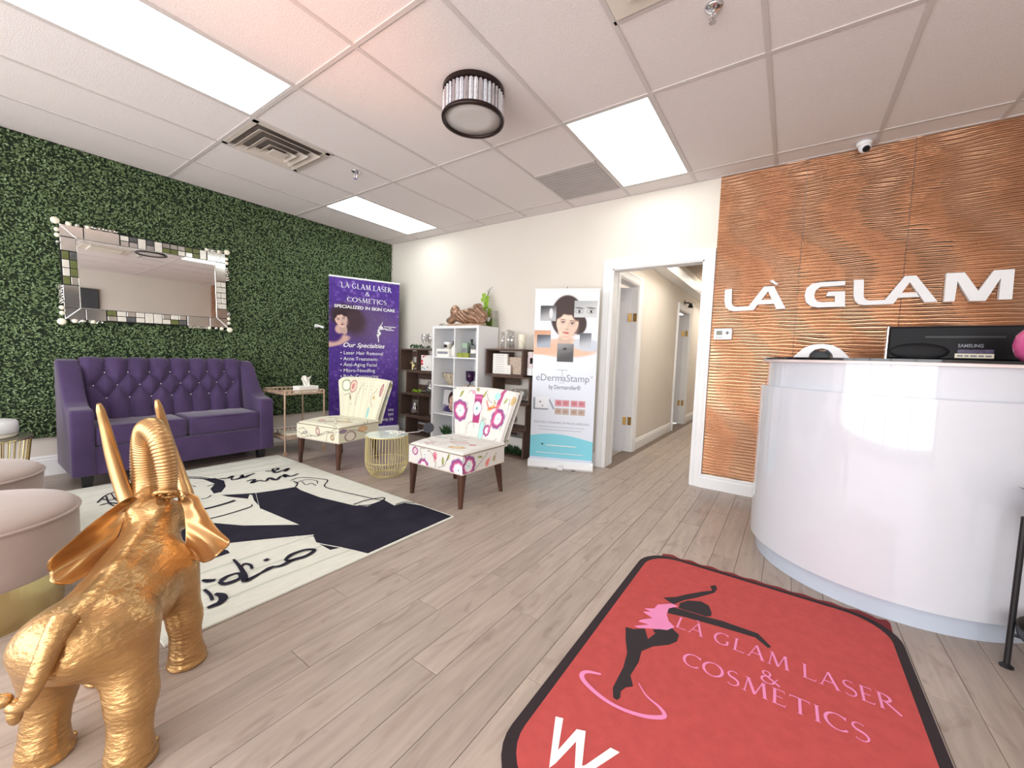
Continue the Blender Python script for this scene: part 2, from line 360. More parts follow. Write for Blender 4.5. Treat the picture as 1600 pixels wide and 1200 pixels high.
class Paint:
    def __init__(s, u, v, base): s.u, s.v = u, v; s.c = np.ones(u.shape + (3,)) * np.array(base, float)
    def lay(s, mask, rgb, a=1.0): k = (mask * a)[..., None]; s.c = s.c * (1 - k) + np.array(rgb, float) * k; return s
    def ell(s, x, y, rx, ry, rgb, a=1.0, soft=0.08, rot=0):
        dx, dy = s.u - x, s.v - y; c, q = math.cos(rot), math.sin(rot); X = (dx * c + dy * q) / rx; Y = (-dx * q + dy * c) / ry
        return s.lay(1 - smoothstep(1 - soft, 1 + soft, np.sqrt(X * X + Y * Y)), rgb, a)
    def rect(s, x0, x1, y0, y1, rgb, a=1.0): return s.lay(((s.u > x0) & (s.u < x1) & (s.v > y0) & (s.v < y1)).astype(float), rgb, a)
    def line(s, pts, w, rgb, a=1.0):
        for (x0, y0), (x1, y1) in zip(pts[:-1], pts[1:]):
            dx, dy = x1 - x0, y1 - y0; t = np.clip(((s.u - x0) * dx + (s.v - y0) * dy) / (dx * dx + dy * dy + 1e-9), 0, 1)
            d = np.hypot(s.u - x0 - t * dx, s.v - y0 - t * dy); s.lay(1 - smoothstep(w * .7, w * 1.3, d), rgb, a)
        return s
    def face(s, x, y, r, skin, hair, lips=(150, 60, 70), tilt=0.0):
        """small printed portrait head: r = half face height"""
        c, q = math.cos(tilt), math.sin(tilt); P = lambda a, b: (x + (a * c - b * q) * r, y + (a * q + b * c) * r)
        s.ell(*P(0, 1.1), .42 * r, .8 * r, tuple(k * .86 for k in skin), rot=tilt)
        s.ell(*P(0, -.12), .74 * r, .86 * r, skin, soft=.06, rot=tilt); s.ell(*P(0, .36), .56 * r, .62 * r, skin, soft=.08, rot=tilt); s.ell(*P(-.34, .3), .2 * r, .16 * r, tuple(min(255, k * q) for k, q in zip(skin, (1.0, .92, .92))), .6, .6, tilt)
        s.ell(*P(.35, .25), .4 * r, .6 * r, tuple(k * .88 for k in skin), .6, .5, tilt)
        s.ell(*P(-.1, -.92), .66 * r, .26 * r, hair, 1, .25, tilt); s.ell(*P(.5, -.7), .25 * r, .4 * r, hair, 1, .3, tilt - .6); s.ell(*P(-.58, -.68), .2 * r, .42 * r, hair, 1, .3, tilt + .6)
        for e in (-.32, .32):
            s.ell(*P(e, -.08), .2 * r, .12 * r, tuple(k * .8 for k in skin), .6, .5, tilt); s.ell(*P(e, -.12), .13 * r, .042 * r, (226, 214, 208), .9, .25, tilt); s.ell(*P(e, -.12), .055 * r, .05 * r, (56, 44, 40), 1, .25, tilt)
            s.ell(*P(e, -.3), .22 * r, .03 * r, tuple(k * 1.2 for k in hair), .8, .4, tilt); s.ell(*P(e, -.18), .2 * r, .03 * r, (50, 36, 36), rot=tilt)
        s.ell(*P(.06, .12), .05 * r, .26 * r, tuple(k * .86 for k in skin), .7, .4, tilt); s.ell(*P(.02, .3), .15 * r, .05 * r, tuple(k * .74 for k in skin), .8, .3, tilt)
        s.ell(*P(0, .54), .22 * r, .075 * r, lips, 1, .2, tilt); s.line([P(-.24, .54), P(.24, .54)], .012 * r, tuple(k * .6 for k in lips))
        return s
# ================================================================== THE ROOM
XL, XR, YB, ZC = -5.12, 2.1, 3.994, 2.779
HALL_END = 10.2
def proj(p):
    c = ROT.T @ (np.array(p, float) - np.array([0, 0, CAM_H]))
    return (800 + FPX * c[0] / c[2], 600 + FPX * c[1] / c[2]) if c[2] > 0.05 else None
# ---- floor: slab + individual planks (grain along Y)
fl = struct(MB().box(XL - .1, XR + .1, Y_FRONT - .1, HALL_END + .1, -0.06, -0.004).build('floor', mat('plank_joint', (120, 104, 94), 0.7)), 'greige wood plank floor of the waiting room and hallway', 'floor')
PW, PL = 0.13, 1.24
cache = {}
rest = MB(); n_pl = 0
def plank(x0, y0, y1, w=PW):
    global n_pl
    inside = []
    for px in (x0, x0 + w):
        for py in np.linspace(y0, y1, 5):
            q = proj((px, py, 0)); inside.append(q is not None and -20 < q[0] < 1620 and 0 < q[1] < 1215)
    L = round(y1 - y0, 3)
    if any(inside) and n_pl < 300:
        key = (round(w, 3), L)
        if key not in cache:
            b = MB(); g, c = .0008, .0014; a0, a1, b0, b1 = g, w - g, g, L - g
            vs = [(a0, b0, -.01), (a1, b0, -.01), (a1, b1, -.01), (a0, b1, -.01), (a0, b0, -c), (a1, b0, -c), (a1, b1, -c), (a0, b1, -c),
                  (a0 + c, b0 + c, 0), (a1 - c, b0 + c, 0), (a1 - c, b1 - c, 0), (a0 + c, b1 - c, 0)]
            b.add(vs, [(3, 2, 1, 0), (0, 1, 5, 4), (1, 2, 6, 5), (2, 3, 7, 6), (3, 0, 4, 7), (4, 5, 9, 8), (5, 6, 10, 9), (6, 7, 11, 10), (7, 4, 8, 11), (8, 9, 10, 11)])
            o = b.build('plank', 'plank', fl); cache[key] = o.data
        else:
            o = bpy.data.objects.new('plank', cache[key]); col.objects.link(o); o.parent = fl
        o.location = (x0, y0, 0); n_pl += 1
    else:
        rest.box(x0 + .001, x0 + w - .001, y0 + .001, y1 - .001, -.01, 0)
cols_ = []
x = XL
k = 0
todo = []
while x < XR - 1e-6:
    w = min(PW, XR - x); off = [0.0, 0.52, 0.93, 0.27, 0.71][k % 5] + 0.07 * (k % 3)
    hall = x > -1.60 and x + w < -0.55
    yend = HALL_END if hall else YB + 0.0
    y = Y_FRONT
    nxt = Y_FRONT + off if off > .1 else Y_FRONT + PL
    while y < yend - 1e-6:
        y1 = min(nxt, yend); todo.append((x, y, y1, w)); y = y1; nxt = y + PL
    x += PW; k += 1
todo.sort(key=lambda t: (t[0] + .06) ** 2 + ((t[1] + t[2]) / 2) ** 2)   # nearest get their own object
for t in todo: plank(*t)
o = rest.build('plank_field', 'plank', fl); o['kind'] = 'stuff'

# ---- ceiling: slab, tiles, grid
ce = struct(MB().box(XL - .1, XR + .1, Y_FRONT - .1, YB + .12, ZC + .012, ZC + .08).build('ceiling', 'tile'), 'white drop ceiling of textured tiles in a metal grid', 'ceiling')
GX = [-0.206 + .61 * i for i in range(-8, 4)]; GX = [XL] + GX[1:] + [XR] if GX[0] < XL + .2 else [XL] + GX + [XR]
GY = [y for y in [-2.327, -1.107, 0.113, 1.333, 2.552, 3.772] if y > Y_FRONT]; GY = [Y_FRONT] + GY + [YB]
HALF = 1.9425
special = {}      # cell -> list of y-ranges that are NOT tile
def cell(xc, yc):
    i = max(k for k in range(len(GX) - 1) if GX[k] <= xc); j = max(k for k in range(len(GY) - 1) if GY[k] <= yc); return i, j
LIGHTS = [(-2.95, .7), (-1.12, 3.1), (-4.17, 3.1), (0.1, -.5)]  # last panel is unseen, added for more light in the room
lightcells = {cell(*p) for p in LIGHTS}
ventcells = {cell(-3.56, 1.6): (1.333, HALF), cell(-0.51, 1.6): (1.333, HALF), cell(-1.73, 3.5): (3.16, 3.772)}
tcache = {}
def tile(x0, x1, y0, y1):
    g = .010; key = (round(x1 - x0, 3), round(y1 - y0, 3))
    if key not in tcache:
        o = MB().box(g, key[0] - g, g, key[1] - g, .004, .014).build('ceiling_tile', 'tile', ce, bevel=.002, seg=1); tcache[key] = o.data
    else:
        o = bpy.data.objects.new('ceiling_tile', tcache[key]); col.objects.link(o); o.parent = ce
    o.location = (x0, y0, ZC)
for i in range(len(GX) - 1):
    for j in range(len(GY) - 1):
        if (i, j) in lightcells: continue
        y0, y1 = GY[j], GY[j + 1]
        if (i, j) in ventcells:
            a, b_ = ventcells[(i, j)]
            if a - y0 > .05: tile(GX[i], GX[i + 1], y0, a)
            if y1 - b_ > .05: tile(GX[i], GX[i + 1], b_, y1)
            continue
        tile(GX[i], GX[i + 1], y0, y1)
for gx in GX[1:-1]: MB().box(gx - .012, gx + .012, Y_FRONT, YB, ZC - .001, ZC + .012).build('grid_bar', 'tbar', ce)
for gy in GY[1:-1]: MB().box(XL, XR, gy - .012, gy + .012, ZC - .0015, ZC + .0118).build('grid_bar', 'tbar', ce)
for gx, gy in ((-3.865, HALF), (-.816, HALF), (-2.036, 3.16)): MB().box(gx, gx + .61, gy - .012, gy + .012, ZC - .001, ZC + .0115).build('grid_bar', 'tbar', ce)
MB().box(XL, XR, YB - .025, YB, ZC - .002, ZC + .012).build('wall_angle', 'tbar', ce)
MB().box(XL, XL + .025, Y_FRONT, YB, ZC - .002, ZC + .012).build('wall_angle', 'tbar', ce)
# ---- walls
DX0, DX1, DZ = -1.56, -0.70, 2.075     # doorway opening
wb = MB()
wb.box(XL - .1, DX0, YB, YB + .12, 0, ZC + .05); wb.box(DX1, XR + .1, YB, YB + .12, 0, ZC + .05); wb.box(DX0, DX1, YB, YB + .12, DZ, ZC + .05)
wall_b = struct(wb.build('wall_back', 'wall'), 'cream painted back wall with a white cased doorway', 'wall')
wall_l = struct(MB().box(XL - .1, XL, Y_FRONT, YB, 0, ZC + .05).build('wall_left', 'wall'), 'left wall covered in artificial boxwood greenery', 'wall')
wall_r = struct(MB().box(XR, XR + .1, Y_FRONT, YB, 0, ZC + .05).build('wall_right', 'wall'), 'plain cream right wall seen in the mirror', 'wall')
wf = MB(); wf.box(XL - .1, XR + .1, Y_FRONT - .12, Y_FRONT, 0, .15); wf.box(XL - .1, XR + .1, Y_FRONT - .12, Y_FRONT, 2.45, ZC + .05)
wf.box(XL - .1, -4.9, Y_FRONT - .12, Y_FRONT, .15, 2.45); wf.box(2.0, XR + .1, Y_FRONT - .12, Y_FRONT, .15, 2.45)
struct(wf.build('wall_front', 'wall'), 'shop front wall behind the camera with wide glazing', 'wall')
wn = struct(MB().box(-4.9, 2.0, Y_FRONT - .07, Y_FRONT - .062, .15, 2.45).build('window_1', 'windowglass'), 'wide shop front window behind the camera', 'window')
for mx in np.linspace(-4.9, 2.0, 6): MB().box(mx - .03, mx + .03, Y_FRONT - .1, Y_FRONT - .02, .15, 2.45).build('mullion', 'tbar', wn)
# hallway
HX = -1.575
hw = MB(); D1, D2 = (4.24, 4.90), (7.02, 7.86)
hw.box(HX - .1, HX, YB + .12, D1[0], 0, ZC); hw.box(HX - .1, HX, D1[1], D2[0], 0, ZC); hw.box(HX - .1, HX, D2[1], HALL_END, 0, ZC)
hw.box(HX - .1, HX, *D1, 2.05, ZC); hw.box(HX - .1, HX, *D2, 2.03, ZC)
struct(hw.build('wall_hall_left', 'wall'), 'cream left wall of the hallway beyond the doorway', 'wall')
struct(MB().box(-.58, -.48, YB + .12, HALL_END, 0, ZC).build('wall_hall_right', 'wall'), 'cream right wall of the hallway', 'wall')
struct(MB().box(HX - .1, -.48, HALL_END, HALL_END + .1, 0, ZC).build('wall_hall_end', 'wall'), 'end wall of the hallway', 'wall')
struct(MB().box(-3.2, -3.1, YB + .12, 9.2, 0, ZC).build('wall_side_room', 'wall'), 'wall of the treatment room seen through the open hall door', 'wall')
struct(MB().box(-3.2, -.48, YB + .12, HALL_END, ZC, ZC + .05).build('ceiling_hall', 'hallceil'), 'taupe ceiling of the hallway', 'ceiling')
struct(MB().box(-3.1, HX - .1, YB + .12, 9.2, -.02, .0).build('floor_side_room', 'plank'), 'wood floor of the treatment room', 'floor')
bh = struct(MB().box(HX, -1.40, YB + .13, HALL_END, 2.36, 2.50).build('trim_1', 'white', bevel=.004, seg=1), 'white boxed duct trim along the hallway wall top', 'trim')
# hallway light: ceiling panels out of view, the farther one added
# casings
def casing(name, label, fn, w0, w1, zt):
    """profiled door casing around an opening; fn(a, b, z) with a along the wall, b proud of the wall"""
    b = MB(); W = .092
    prof = [(0, 0), (0, .014), (.018, .02), (.03, .016), (.06, .022), (.078, .03), (W, .03), (W, 0)]   # (outwards, proud)
    def path(o): return [(w0 - o, 0), (w0 - o, zt + o), (w1 + o, zt + o), (w1 + o, 0)]
    n = len(prof); vs = []
    for k_ in range(4):
        for o, pr in prof: a, z = path(o)[k_]; vs.append(fn(a, pr, z))
    fs = [(k_ * n + i, k_ * n + (i + 1) % n, (k_ + 1) * n + (i + 1) % n, (k_ + 1) * n + i) for k_ in range(3) for i in range(n)]
    b.add(vs, fs); return b
t2 = struct(casing('', '', lambda a, p, z: (a, YB - p, z), DX0, DX1, DZ).build('trim_2', 'white', weld=True), 'white profiled casing around the hallway doorway', 'trim')
MB().box(DX0 - .005, DX0 + .012, YB - .005, YB + .125, 0, DZ).build('jamb', 'white', t2); MB().box(DX1 - .012, DX1 + .005, YB - .005, YB + .125, 0, DZ).build('jamb', 'white', t2); MB().box(DX0, DX1, YB - .005, YB + .125, DZ - .012, DZ + .005).build('head_jamb', 'white', t2)
for q, (a0, a1), zt, i_ in ((1, D1, 2.05, 3), (2, D2, 2.03, 4)):
    tt = struct(casing('', '', lambda a, p, z: (HX + p, a, z), a0, a1, zt).build('trim_%d' % i_, 'white', weld=True), ['white casing of the nearer hallway side door', 'white casing of the farther hallway side door'][q - 1], 'trim')
    MB().box(HX - .1, HX + .004, a1 - .012, a1 + .004, 0, zt).build('jamb', 'white', tt); MB().box(HX - .1, HX + .004, a0 - .004, a0 + .012, 0, zt).build('jamb', 'white', tt); MB().box(HX - .1, HX + .004, a0, a1, zt - .012, zt).build('head_jamb', 'white', tt)
    # the door leaf swings into the side room, hinged at the far jamb
    ang = math.radians(62 if q == 1 else 70)
    dl = struct(thing('door_%d' % q, None, None, (HX - .085, a1 - .014, 0), PI + ang - PI / 2 + PI / 2 * 0), ['pale grey side door standing open, nearer of the two', 'pale grey side door standing open, farther of the two'][q - 1], 'door')
    # local: leaf runs along +x from the hinge
    dl.rotation_euler = (0, 0, -PI / 2 - ang * (1 if q == 1 else 1))
    Wd = a1 - a0 - .03
    MB().box(0, Wd, -.018, .018, .01, zt - .02).build('leaf', 'doorgrey', dl, bevel=.003, seg=1)
    for z0, z1 in ((.2, .95), (1.08, 1.85)): MB().box(.11, Wd - .11, .018, .022, z0, z1).build('panel', 'doorgrey', dl, bevel=.004, seg=1)
    for hz in (.39, 1.67): MB().box(-.012, .03, .017, .026, hz - .05, hz + .05).build('hinge', 'brasshinge', dl, bevel=.002, seg=1)
    MB().sphere((Wd - .06, .06, 1.0), .028).build('knob', 'brasshinge', dl, smooth=True)
    for hz in (.39, 1.67):
        MB().box(HX - .045, HX - .003, a1 - .022, a1 - .011, hz - .05, hz + .05).build('hinge_plate', 'brasshinge', tt)
# baseboards
def baseboard(name, label, a0, a1, fn, h=.14):
    prof = [(0, 0), (.016, 0), (.016, h - .035), (.010, h - .025), (.012, h - .012), (.004, h), (0, h)]
    n = len(prof); vs = [fn(a, p, z) for a in (a0, a1) for p, z in prof]
    b = MB().add(vs, [(i, (i + 1) % n, n + (i + 1) % n, n + i) for i in range(n)] + [tuple(range(n))[::-1], tuple(range(n, 2 * n))])
    return struct(b.build(name, 'white', weld=True), label, 'baseboard')
fb = lambda a, p, z: (a, YB - p, z)
baseboard('baseboard_back', 'white baseboard of the back wall left of the doorway', XL, DX0 - .092, fb)
baseboard('baseboard_back_right', 'white baseboard under the bronze relief panels', DX1 + .092, XR, lambda a, p, z: (a, YB - p - .018, z), .125)
baseboard('baseboard_left', 'white baseboard of the left wall below the greenery', Y_FRONT, YB, lambda a, p, z: (XL + p, a, z), .17)
fh = lambda a, p, z: (HX + p, a, z)
baseboard('baseboard_hall', 'white baseboard along the hallway wall between the side doors', D1[1] + .092, D2[0] - .092, fh)
baseboard('baseboard_hall_far', 'white baseboard at the far end of the hallway', D2[1] + .092, HALL_END, fh)

# ---- bronze relief panels on the back wall (children of the wall)
rr = np.random.default_rng(3)
waves = [(rr.uniform(-1, 1), rr.uniform(1.2, 4.2), rr.uniform(1.5, 9), rr.uniform(0, 6.28)) for _ in range(14)]
def relief(X, Z):
    ph = np.zeros_like(X)
    for a, fx, fz, p in waves: ph += a * 0.20 * np.sin(2 * PI * (X * fx * 0.75 + Z * fz * (1 if a > 0 else -1)) + p)
    amp = 0.4 + 0.6 * np.sin(2 * PI * (X * 2.3 + Z * 1.1) + 1.2 * np.sin(Z * 9))
    s_ = 0.5 + 0.5 * np.sin(2 * PI * Z / 0.027 + ph * 2.2)
    return 0.0145 * (s_ ** 1.4) * (0.55 + 0.45 * amp)
PX = [-0.607, 0.008, 0.622, 1.236, 1.85, XR]
for a, b_ in zip(PX[:-1], PX[1:]):
    nu = max(6, int((b_ - a) / .013)); nv = 760; z0, z1 = .125, ZC - .003
    u, w = np.meshgrid(np.linspace(a + .0015, b_ - .0015, nu + 1), np.linspace(z0, z1, nv + 1))
    yy = YB - .008 - relief(u, w)
    vs = np.c_[u.ravel(), yy.ravel(), w.ravel()]
    nb = len(vs); b = MB(); b.v = [tuple(p) for p in vs]
    b.f = [(j * (nu + 1) + i, j * (nu + 1) + i + 1, (j + 1) * (nu + 1) + i + 1, (j + 1) * (nu + 1) + i) for j in range(nv) for i in range(nu)]
    o = b.build('relief_panel', 'bronze', wall_b, smooth=True)
    MB().box(a + .0015, b_ - .0015, YB - .0085, YB + .001, z0, z1).build('panel_backing', 'bronze', wall_b)

# ---- LÀ GLAM sign letters
sign = thing('wall_sign', 'white raised letters reading LÀ GLAM on the bronze panels', 'sign', (0.3, 3.967, 1.7))
ys = 3.945
def letter(name, polys):
    b = MB(); hh_ = 0
    for p in polys:
        hh_ += .0004
        q = [on_y(1100 + a / 3.2, 380 + c / 3.2, ys) for a, c in p]
        b.prism([(a - .3, z - 1.7) for a, z in q], -.012 - hh_, .0215 + hh_, lambda a, c, h: (a, -h, c))
    return b.build(name, 'white', sign)
letter('letter_l', [[(105, 232), (102, 290), (108, 320), (125, 335), (150, 340), (247, 335), (222, 316), (160, 318), (143, 312), (138, 295), (140, 228)]])
letter('letter_a', [[(300, 217), (350, 214), (408, 327), (362, 330), (320, 240), (247, 335), (222, 316)], [(275, 284), (340, 281), (352, 303), (258, 307)]])
letter('grave_accent', [[(328, 188), (345, 184), (372, 205), (357, 208)]])
letter('letter_g', [[(708, 188), (580, 195), (540, 203), (512, 225), (503, 262), (510, 295), (535, 315), (570, 321), (705, 317), (705, 240), (620, 243), (610, 265), (655, 264), (655, 293), (590, 295), (565, 290), (553, 275), (552, 255), (560, 235), (582, 218), (705, 210)]])
letter('letter_l', [[(750, 183), (748, 262), (756, 290), (775, 305), (805, 309), (947, 303), (905, 283), (830, 287), (808, 283), (798, 265), (800, 182)]])
letter('letter_a', [[(1005, 164), (1062, 161), (1168, 292), (1105, 296), (1030, 194), (947, 303), (905, 283)], [(985, 250), (1062, 246), (1078, 268), (962, 273)]])
letter('letter_m', [[(1213, 150), (1305, 146), (1372, 238), (1452, 135), (1555, 129), (1541, 280), (1474, 282), (1486, 172), (1408, 288), (1330, 289), (1268, 190), (1253, 290), (1200, 293)]])

# ---- greenery on the left wall: tens of thousands of leaves, one object
XG = XL + .02
MB().box(XL, XG, -.75, YB - .004, .33, ZC - .004).build('greenery_backing', mat('greenery_backing', (34, 48, 32), 0.9), wall_l)
N = 72000
gy = RNG.uniform(-.75, YB - .01, N); gz = RNG.uniform(.335, ZC - .012, N); gd = RNG.uniform(.002, .032, N)
P0 = np.c_[np.full(N, XG) + gd, gy, gz]
th = RNG.uniform(0, 2 * PI, N); tilt = RNG.uniform(.0, .9, N)
L = RNG.uniform(.016, .028, N); Wd = L * RNG.uniform(.38, .55, N)
d1 = np.c_[np.sin(tilt), np.cos(tilt) * np.cos(th), np.cos(tilt) * np.sin(th)]
tw = RNG.normal(0, .5, N)
d2 = np.c_[np.sin(tw), -np.sin(th) * np.cos(tw), np.cos(th) * np.cos(tw)]
V = np.stack([P0 - d1 * (L / 2)[:, None], P0 + d2 * Wd[:, None] * .5, P0 + d1 * (L * .6)[:, None], P0 - d2 * Wd[:, None] * .5], 1).reshape(-1, 3)
V[:, 0] = np.maximum(V[:, 0], XG - .004); V[:, 2] = np.minimum(V[:, 2], ZC - .004); V[:, 1] = np.minimum(V[:, 1], YB - .002)
me = bpy.data.meshes.new('boxwood_leaves'); me.vertices.add(len(V)); me.vertices.foreach_set('co', V.astype(np.float32).ravel())
me.loops.add(4 * N); me.loops.foreach_set('vertex_index', np.arange(4 * N, dtype=np.int32))
me.polygons.add(N); me.polygons.foreach_set('loop_start', np.arange(0, 4 * N, 4, dtype=np.int32))
me.update(calc_edges=True)
gm = mat('boxwood_leaf', (108, 130, 88), 0.45, var=0.5, scale=110, spec=0.5)
me.materials.append(gm); o = bpy.data.objects.new('boxwood_leaves', me); col.objects.link(o); o.parent = wall_l; o['kind'] = 'stuff'

# ---- ceiling fixtures
names = ['long lit ceiling panel over the rug, nearest the camera', 'lit ceiling panel in front of the hallway doorway', 'lit ceiling panel in the far corner by the greenery', 'added lit ceiling panel, unseen behind the camera']
for (lx, ly), lb in zip(LIGHTS, names):
    i, j = cell(lx, ly); x0, x1, y0, y1 = GX[i], GX[i + 1], GY[j], GY[j + 1]
    t = thing('ceiling_light', lb, 'light', ((x0 + x1) / 2, (y0 + y1) / 2, ZC), group='lit ceiling panels')
    hx, hy = (x1 - x0) / 2 - .0125, (y1 - y0) / 2 - .0125
    MB().box(-hx + .01, hx - .01, -hy + .01, hy - .01, .002, .010).build('diffuser', 'lightpanel', t)
    b = MB(); b.box(-hx, hx, -hy, -hy + .012, 0, .0115); b.box(-hx, hx, hy - .012, hy, 0, .0115); b.box(-hx, -hx + .012, -hy + .012, hy - .012, 0, .0115); b.box(hx - .012, hx, -hy + .012, hy - .012, 0, .0115)
    b.build('frame', 'tbar', t)
def square_ring(b, s0, s1, z0, z1):
    """sloping square louvre ring from half size s0 (z0) to s1 (z1)"""
    q = lambda s, z: [(-s, -s, z), (s, -s, z), (s, s, z), (-s, s, z)]
    t_ = .004
    b.add(q(s0, z0) + q(s1, z1) + q(s1, z1 + t_) + q(s0, z0 + t_), [(i, (i + 1) % 4, 4 + (i + 1) % 4, 4 + i) for i in range(4)] + [(8 + i, 8 + (i + 1) % 4, 12 + (i + 1) % 4, 12 + i) for i in range(4)] + [(i, (i + 1) % 4, 12 + (i + 1) % 4, 12 + i) for i in range(4)] + [(4 + i, 4 + (i + 1) % 4, 8 + (i + 1) % 4, 8 + i) for i in range(4)])
t = thing('air_diffuser', 'square ceiling air vent with nested louvres above the sofa', 'vent', (-3.56, 1.6375, ZC))
h = .290
b = MB()
for s in ((-1, 0), (1, 0), (0, -1), (0, 1)):
    if s[0]: b.box(min(s[0] * h, s[0] * (h - .035)), max(s[0] * h, s[0] * (h - .035)), -h, h, -.004, .008)
    else: b.box(-h, h, min(s[1] * h, s[1] * (h - .035)), max(s[1] * h, s[1] * (h - .035)), -.004, .008)
b.build('flange', 'ventwhite', t)
MB().box(-h + .03, h - .03, -h + .03, h - .03, .0085, .0112).build('plenum', mat('vent_dark', (112, 102, 96), 0.8), t)
for s0, s1, z0 in ((.235, .185, -.03), (.170, .12, -.04), (.105, .06, -.048)):
    b = MB(); square_ring(b, s0, s1, z0 + .0, z0 + .028); b.build('louvre', 'ventwhite', t)
MB().box(-.06, .06, -.06, .06, -.052, -.045).build('centre_plate', 'ventwhite', t, bevel=.003, seg=1)
t = thing('return_grille', 'grey perforated return air grille beside the lit panel', 'vent', (-1.731, 3.466, ZC))
MB().box(-.292, .292, -.292, .292, .0, .008).build('perforated_plate', 'grille', t, bevel=.002, seg=1)
for i in range(12): MB().box(-.285, .285, -.275 + i * .05, -.262 + i * .05, -.003, .001).build('slat', 'grille', t)
t = thing('ceiling_air_unit', 'beige square ceiling air unit with rounded centre plate, cut by the top edge', 'vent', (-.511, 1.6375, ZC))
MB().box(-.29, .29, -.29, .29, -.008, .008).build('flange', 'beige', t, bevel=.004, seg=1)
MB().box(-.2, .2, -.2, .2, -.032, -.0085).build('centre_plate', 'beige', t, bevel=.011, seg=3)
def sprinkler(loc, lb):
    t = thing('sprinkler_head', lb, 'sprinkler', loc, group='sprinkler heads')
    MB().lathe([(.001, 0), (.04, 0), (.036, -.008), (.022, -.016), (.001, -.018)], 20).build('escutcheon', 'chrome', t, smooth=True)
    MB().tube([(0, 0, -.015), (0, 0, -.05)], .008).build('stem', 'chrome', t)
    b = MB(); b.tube([(-.004, 0, -.03), (-.018, 0, -.045), (-.006, 0, -.066)], .003, 6); b.tube([(.004, 0, -.03), (.018, 0, -.045), (.006, 0, -.066)], .003, 6); b.build('yoke', 'chrome', t)
    MB().disc_solid(.016, -.07, -.066, 12).build('deflector', 'chrome', t)
sprinkler((-3.37, 2.228, ZC + .004), 'small chrome sprinkler head on the ceiling near the square vent')
sprinkler((-.40, 2.10, ZC + .004), 'chrome sprinkler head on the ceiling near the top edge')
# crystal flush light
t = thing('crystal_ceiling_lamp', 'round flush ceiling lamp with crystal prisms and dark bronze rings', 'lamp', (-1.725, 1.955, ZC + .004))
MB().lathe([(.001, 0), (.185, 0), (.19, -.004), (.19, -.03), (.178, -.034), (.001, -.034)], 48).build('top_ring', 'lampbronze', t, smooth=False)
MB().lathe([(.19, -.165), (.196, -.175), (.192, -.19), (.176, -.19), (.172, -.178), (.176, -.165), (.19, -.165)], 48).build('bottom_ring', 'lampbronze', t, smooth=True)
MB().lathe([(.001, -.176), (.1, -.178), (.174, -.176), (.174, -.172), (.001, -.172)], 40).build('frosted_disc', 'frost', t, smooth=True)
MB().lathe([(.15, -.034), (.15, -.172)], 32).build('inner_shade', 'frost', t)
for i in range(40):
    a = 2 * PI * i / 40; b = MB(); w = .0115
    b.add([(x_, y_, z_) for z_ in (-.04, -.172) for x_, y_ in ((-w, 0), (0, -.008), (w, 0), (0, .006))], [(0, 1, 5, 4), (1, 2, 6, 5), (2, 3, 7, 6), (3, 0, 4, 7), (3, 2, 1, 0), (4, 5, 6, 7)])
    o = b.build('crystal', 'crystal' if i % 3 else 'chrome', t); o.location = (.181 * math.cos(a), .181 * math.sin(a), 0); o.rotation_euler = (0, 0, a + PI / 2)
    MB().sphere((.183 * math.cos(a), .183 * math.sin(a), -.037), .004, 6, 4).build('bead', 'chrome', t)
# dome camera
def dome(loc, lb, rz, gr=None):
    t = thing('security_camera', lb, 'camera', loc, rz)
    MB().lathe([(.001, 0), (.045, 0), (.047, -.012), (.04, -.028), (.001, -.03)], 24).build('base', 'white', t, smooth=True)
    MB().sphere((0, -.012, -.042), .038, 20, 12).build('housing', 'white', t, smooth=True)
    b = MB(); c = np.array([0, -.036, -.062]); n_ = np.array([0, -.72, -.69]); b.tube([c - n_ * .01, c + n_ * .008], .022, 20); b.build('lens_bezel', 'black', t)
    b = MB(); b.tube([c + n_ * .005, c + n_ * .0105], .009, 14); b.build('lens', 'blackgloss', t)
dome((.33, 3.89, ZC), 'small white dome security camera on the ceiling above the bronze panels', .3)
# thermostat
t = thing('thermostat', 'white wall thermostat beside the hallway doorway', 'thermostat', (-.506, 3.966, 1.403))
MB().box(-.072, .072, -.024, .012, -.049, .049).build('case', 'white', t, bevel=.006, seg=2)
MB().box(-.05, -.005, -.026, -.0235, -.008, .028).build('display', 'screen', t)
b = MB(); b.box(.02, .05, -.027, -.0235, .006, .014); b.box(.031, .039, -.027, -.0235, -.006, .026); b.build('button_pad', 'greycard', t)
for k_ in range(3): MB().box(-.05 + k_ * .018, -.04 + k_ * .018, -.026, -.0235, -.032, -.026).build('button', 'greycard', t)
# right wall screen and hallway details
t = thing('wall_screen', 'dark flat wall screen reflected in the left end of the mirror', 'television', (XR - .0, 1.55, 1.95))
MB().box(-.05, 0, -.55, .42, -.4, .42).build('bezel', 'black', t, bevel=.006, seg=2); MB().box(-.053, -.049, -.53, .4, -.38, .4).build('screen', mat('dark_screen', (66, 66, 70), .35), t)
t = thing('hallway_sconce', 'small dark bracket lamp on the hallway wall above the far door', 'lamp', (HX, 7.42, 2.17))
MB().box(0, .012, -.03, .03, -.04, .04).build('back_plate', 'black', t); MB().tube([(0, 0, 0), (.07, 0, 0), (.1, 0, -.03)], .012).build('arm', 'black', t); MB().lathe([(.02, .02), (.045, -.05)], 16, (.1, 0, -.03)).build('shade', 'black', t)
t = thing('hallway_garland', 'dark trailing greenery hung across the hallway ceiling', 'garland', (-1.0, 8.2, ZC))
vine = [(-.38 + i * .04, .05 * math.sin(i * 1.3), -.04 - .03 * math.sin(i * .9) - .0004 * i * i) for i in range(20)]
MB().tube(vine, .012, 6).build('vine', 'greenleaf', t)
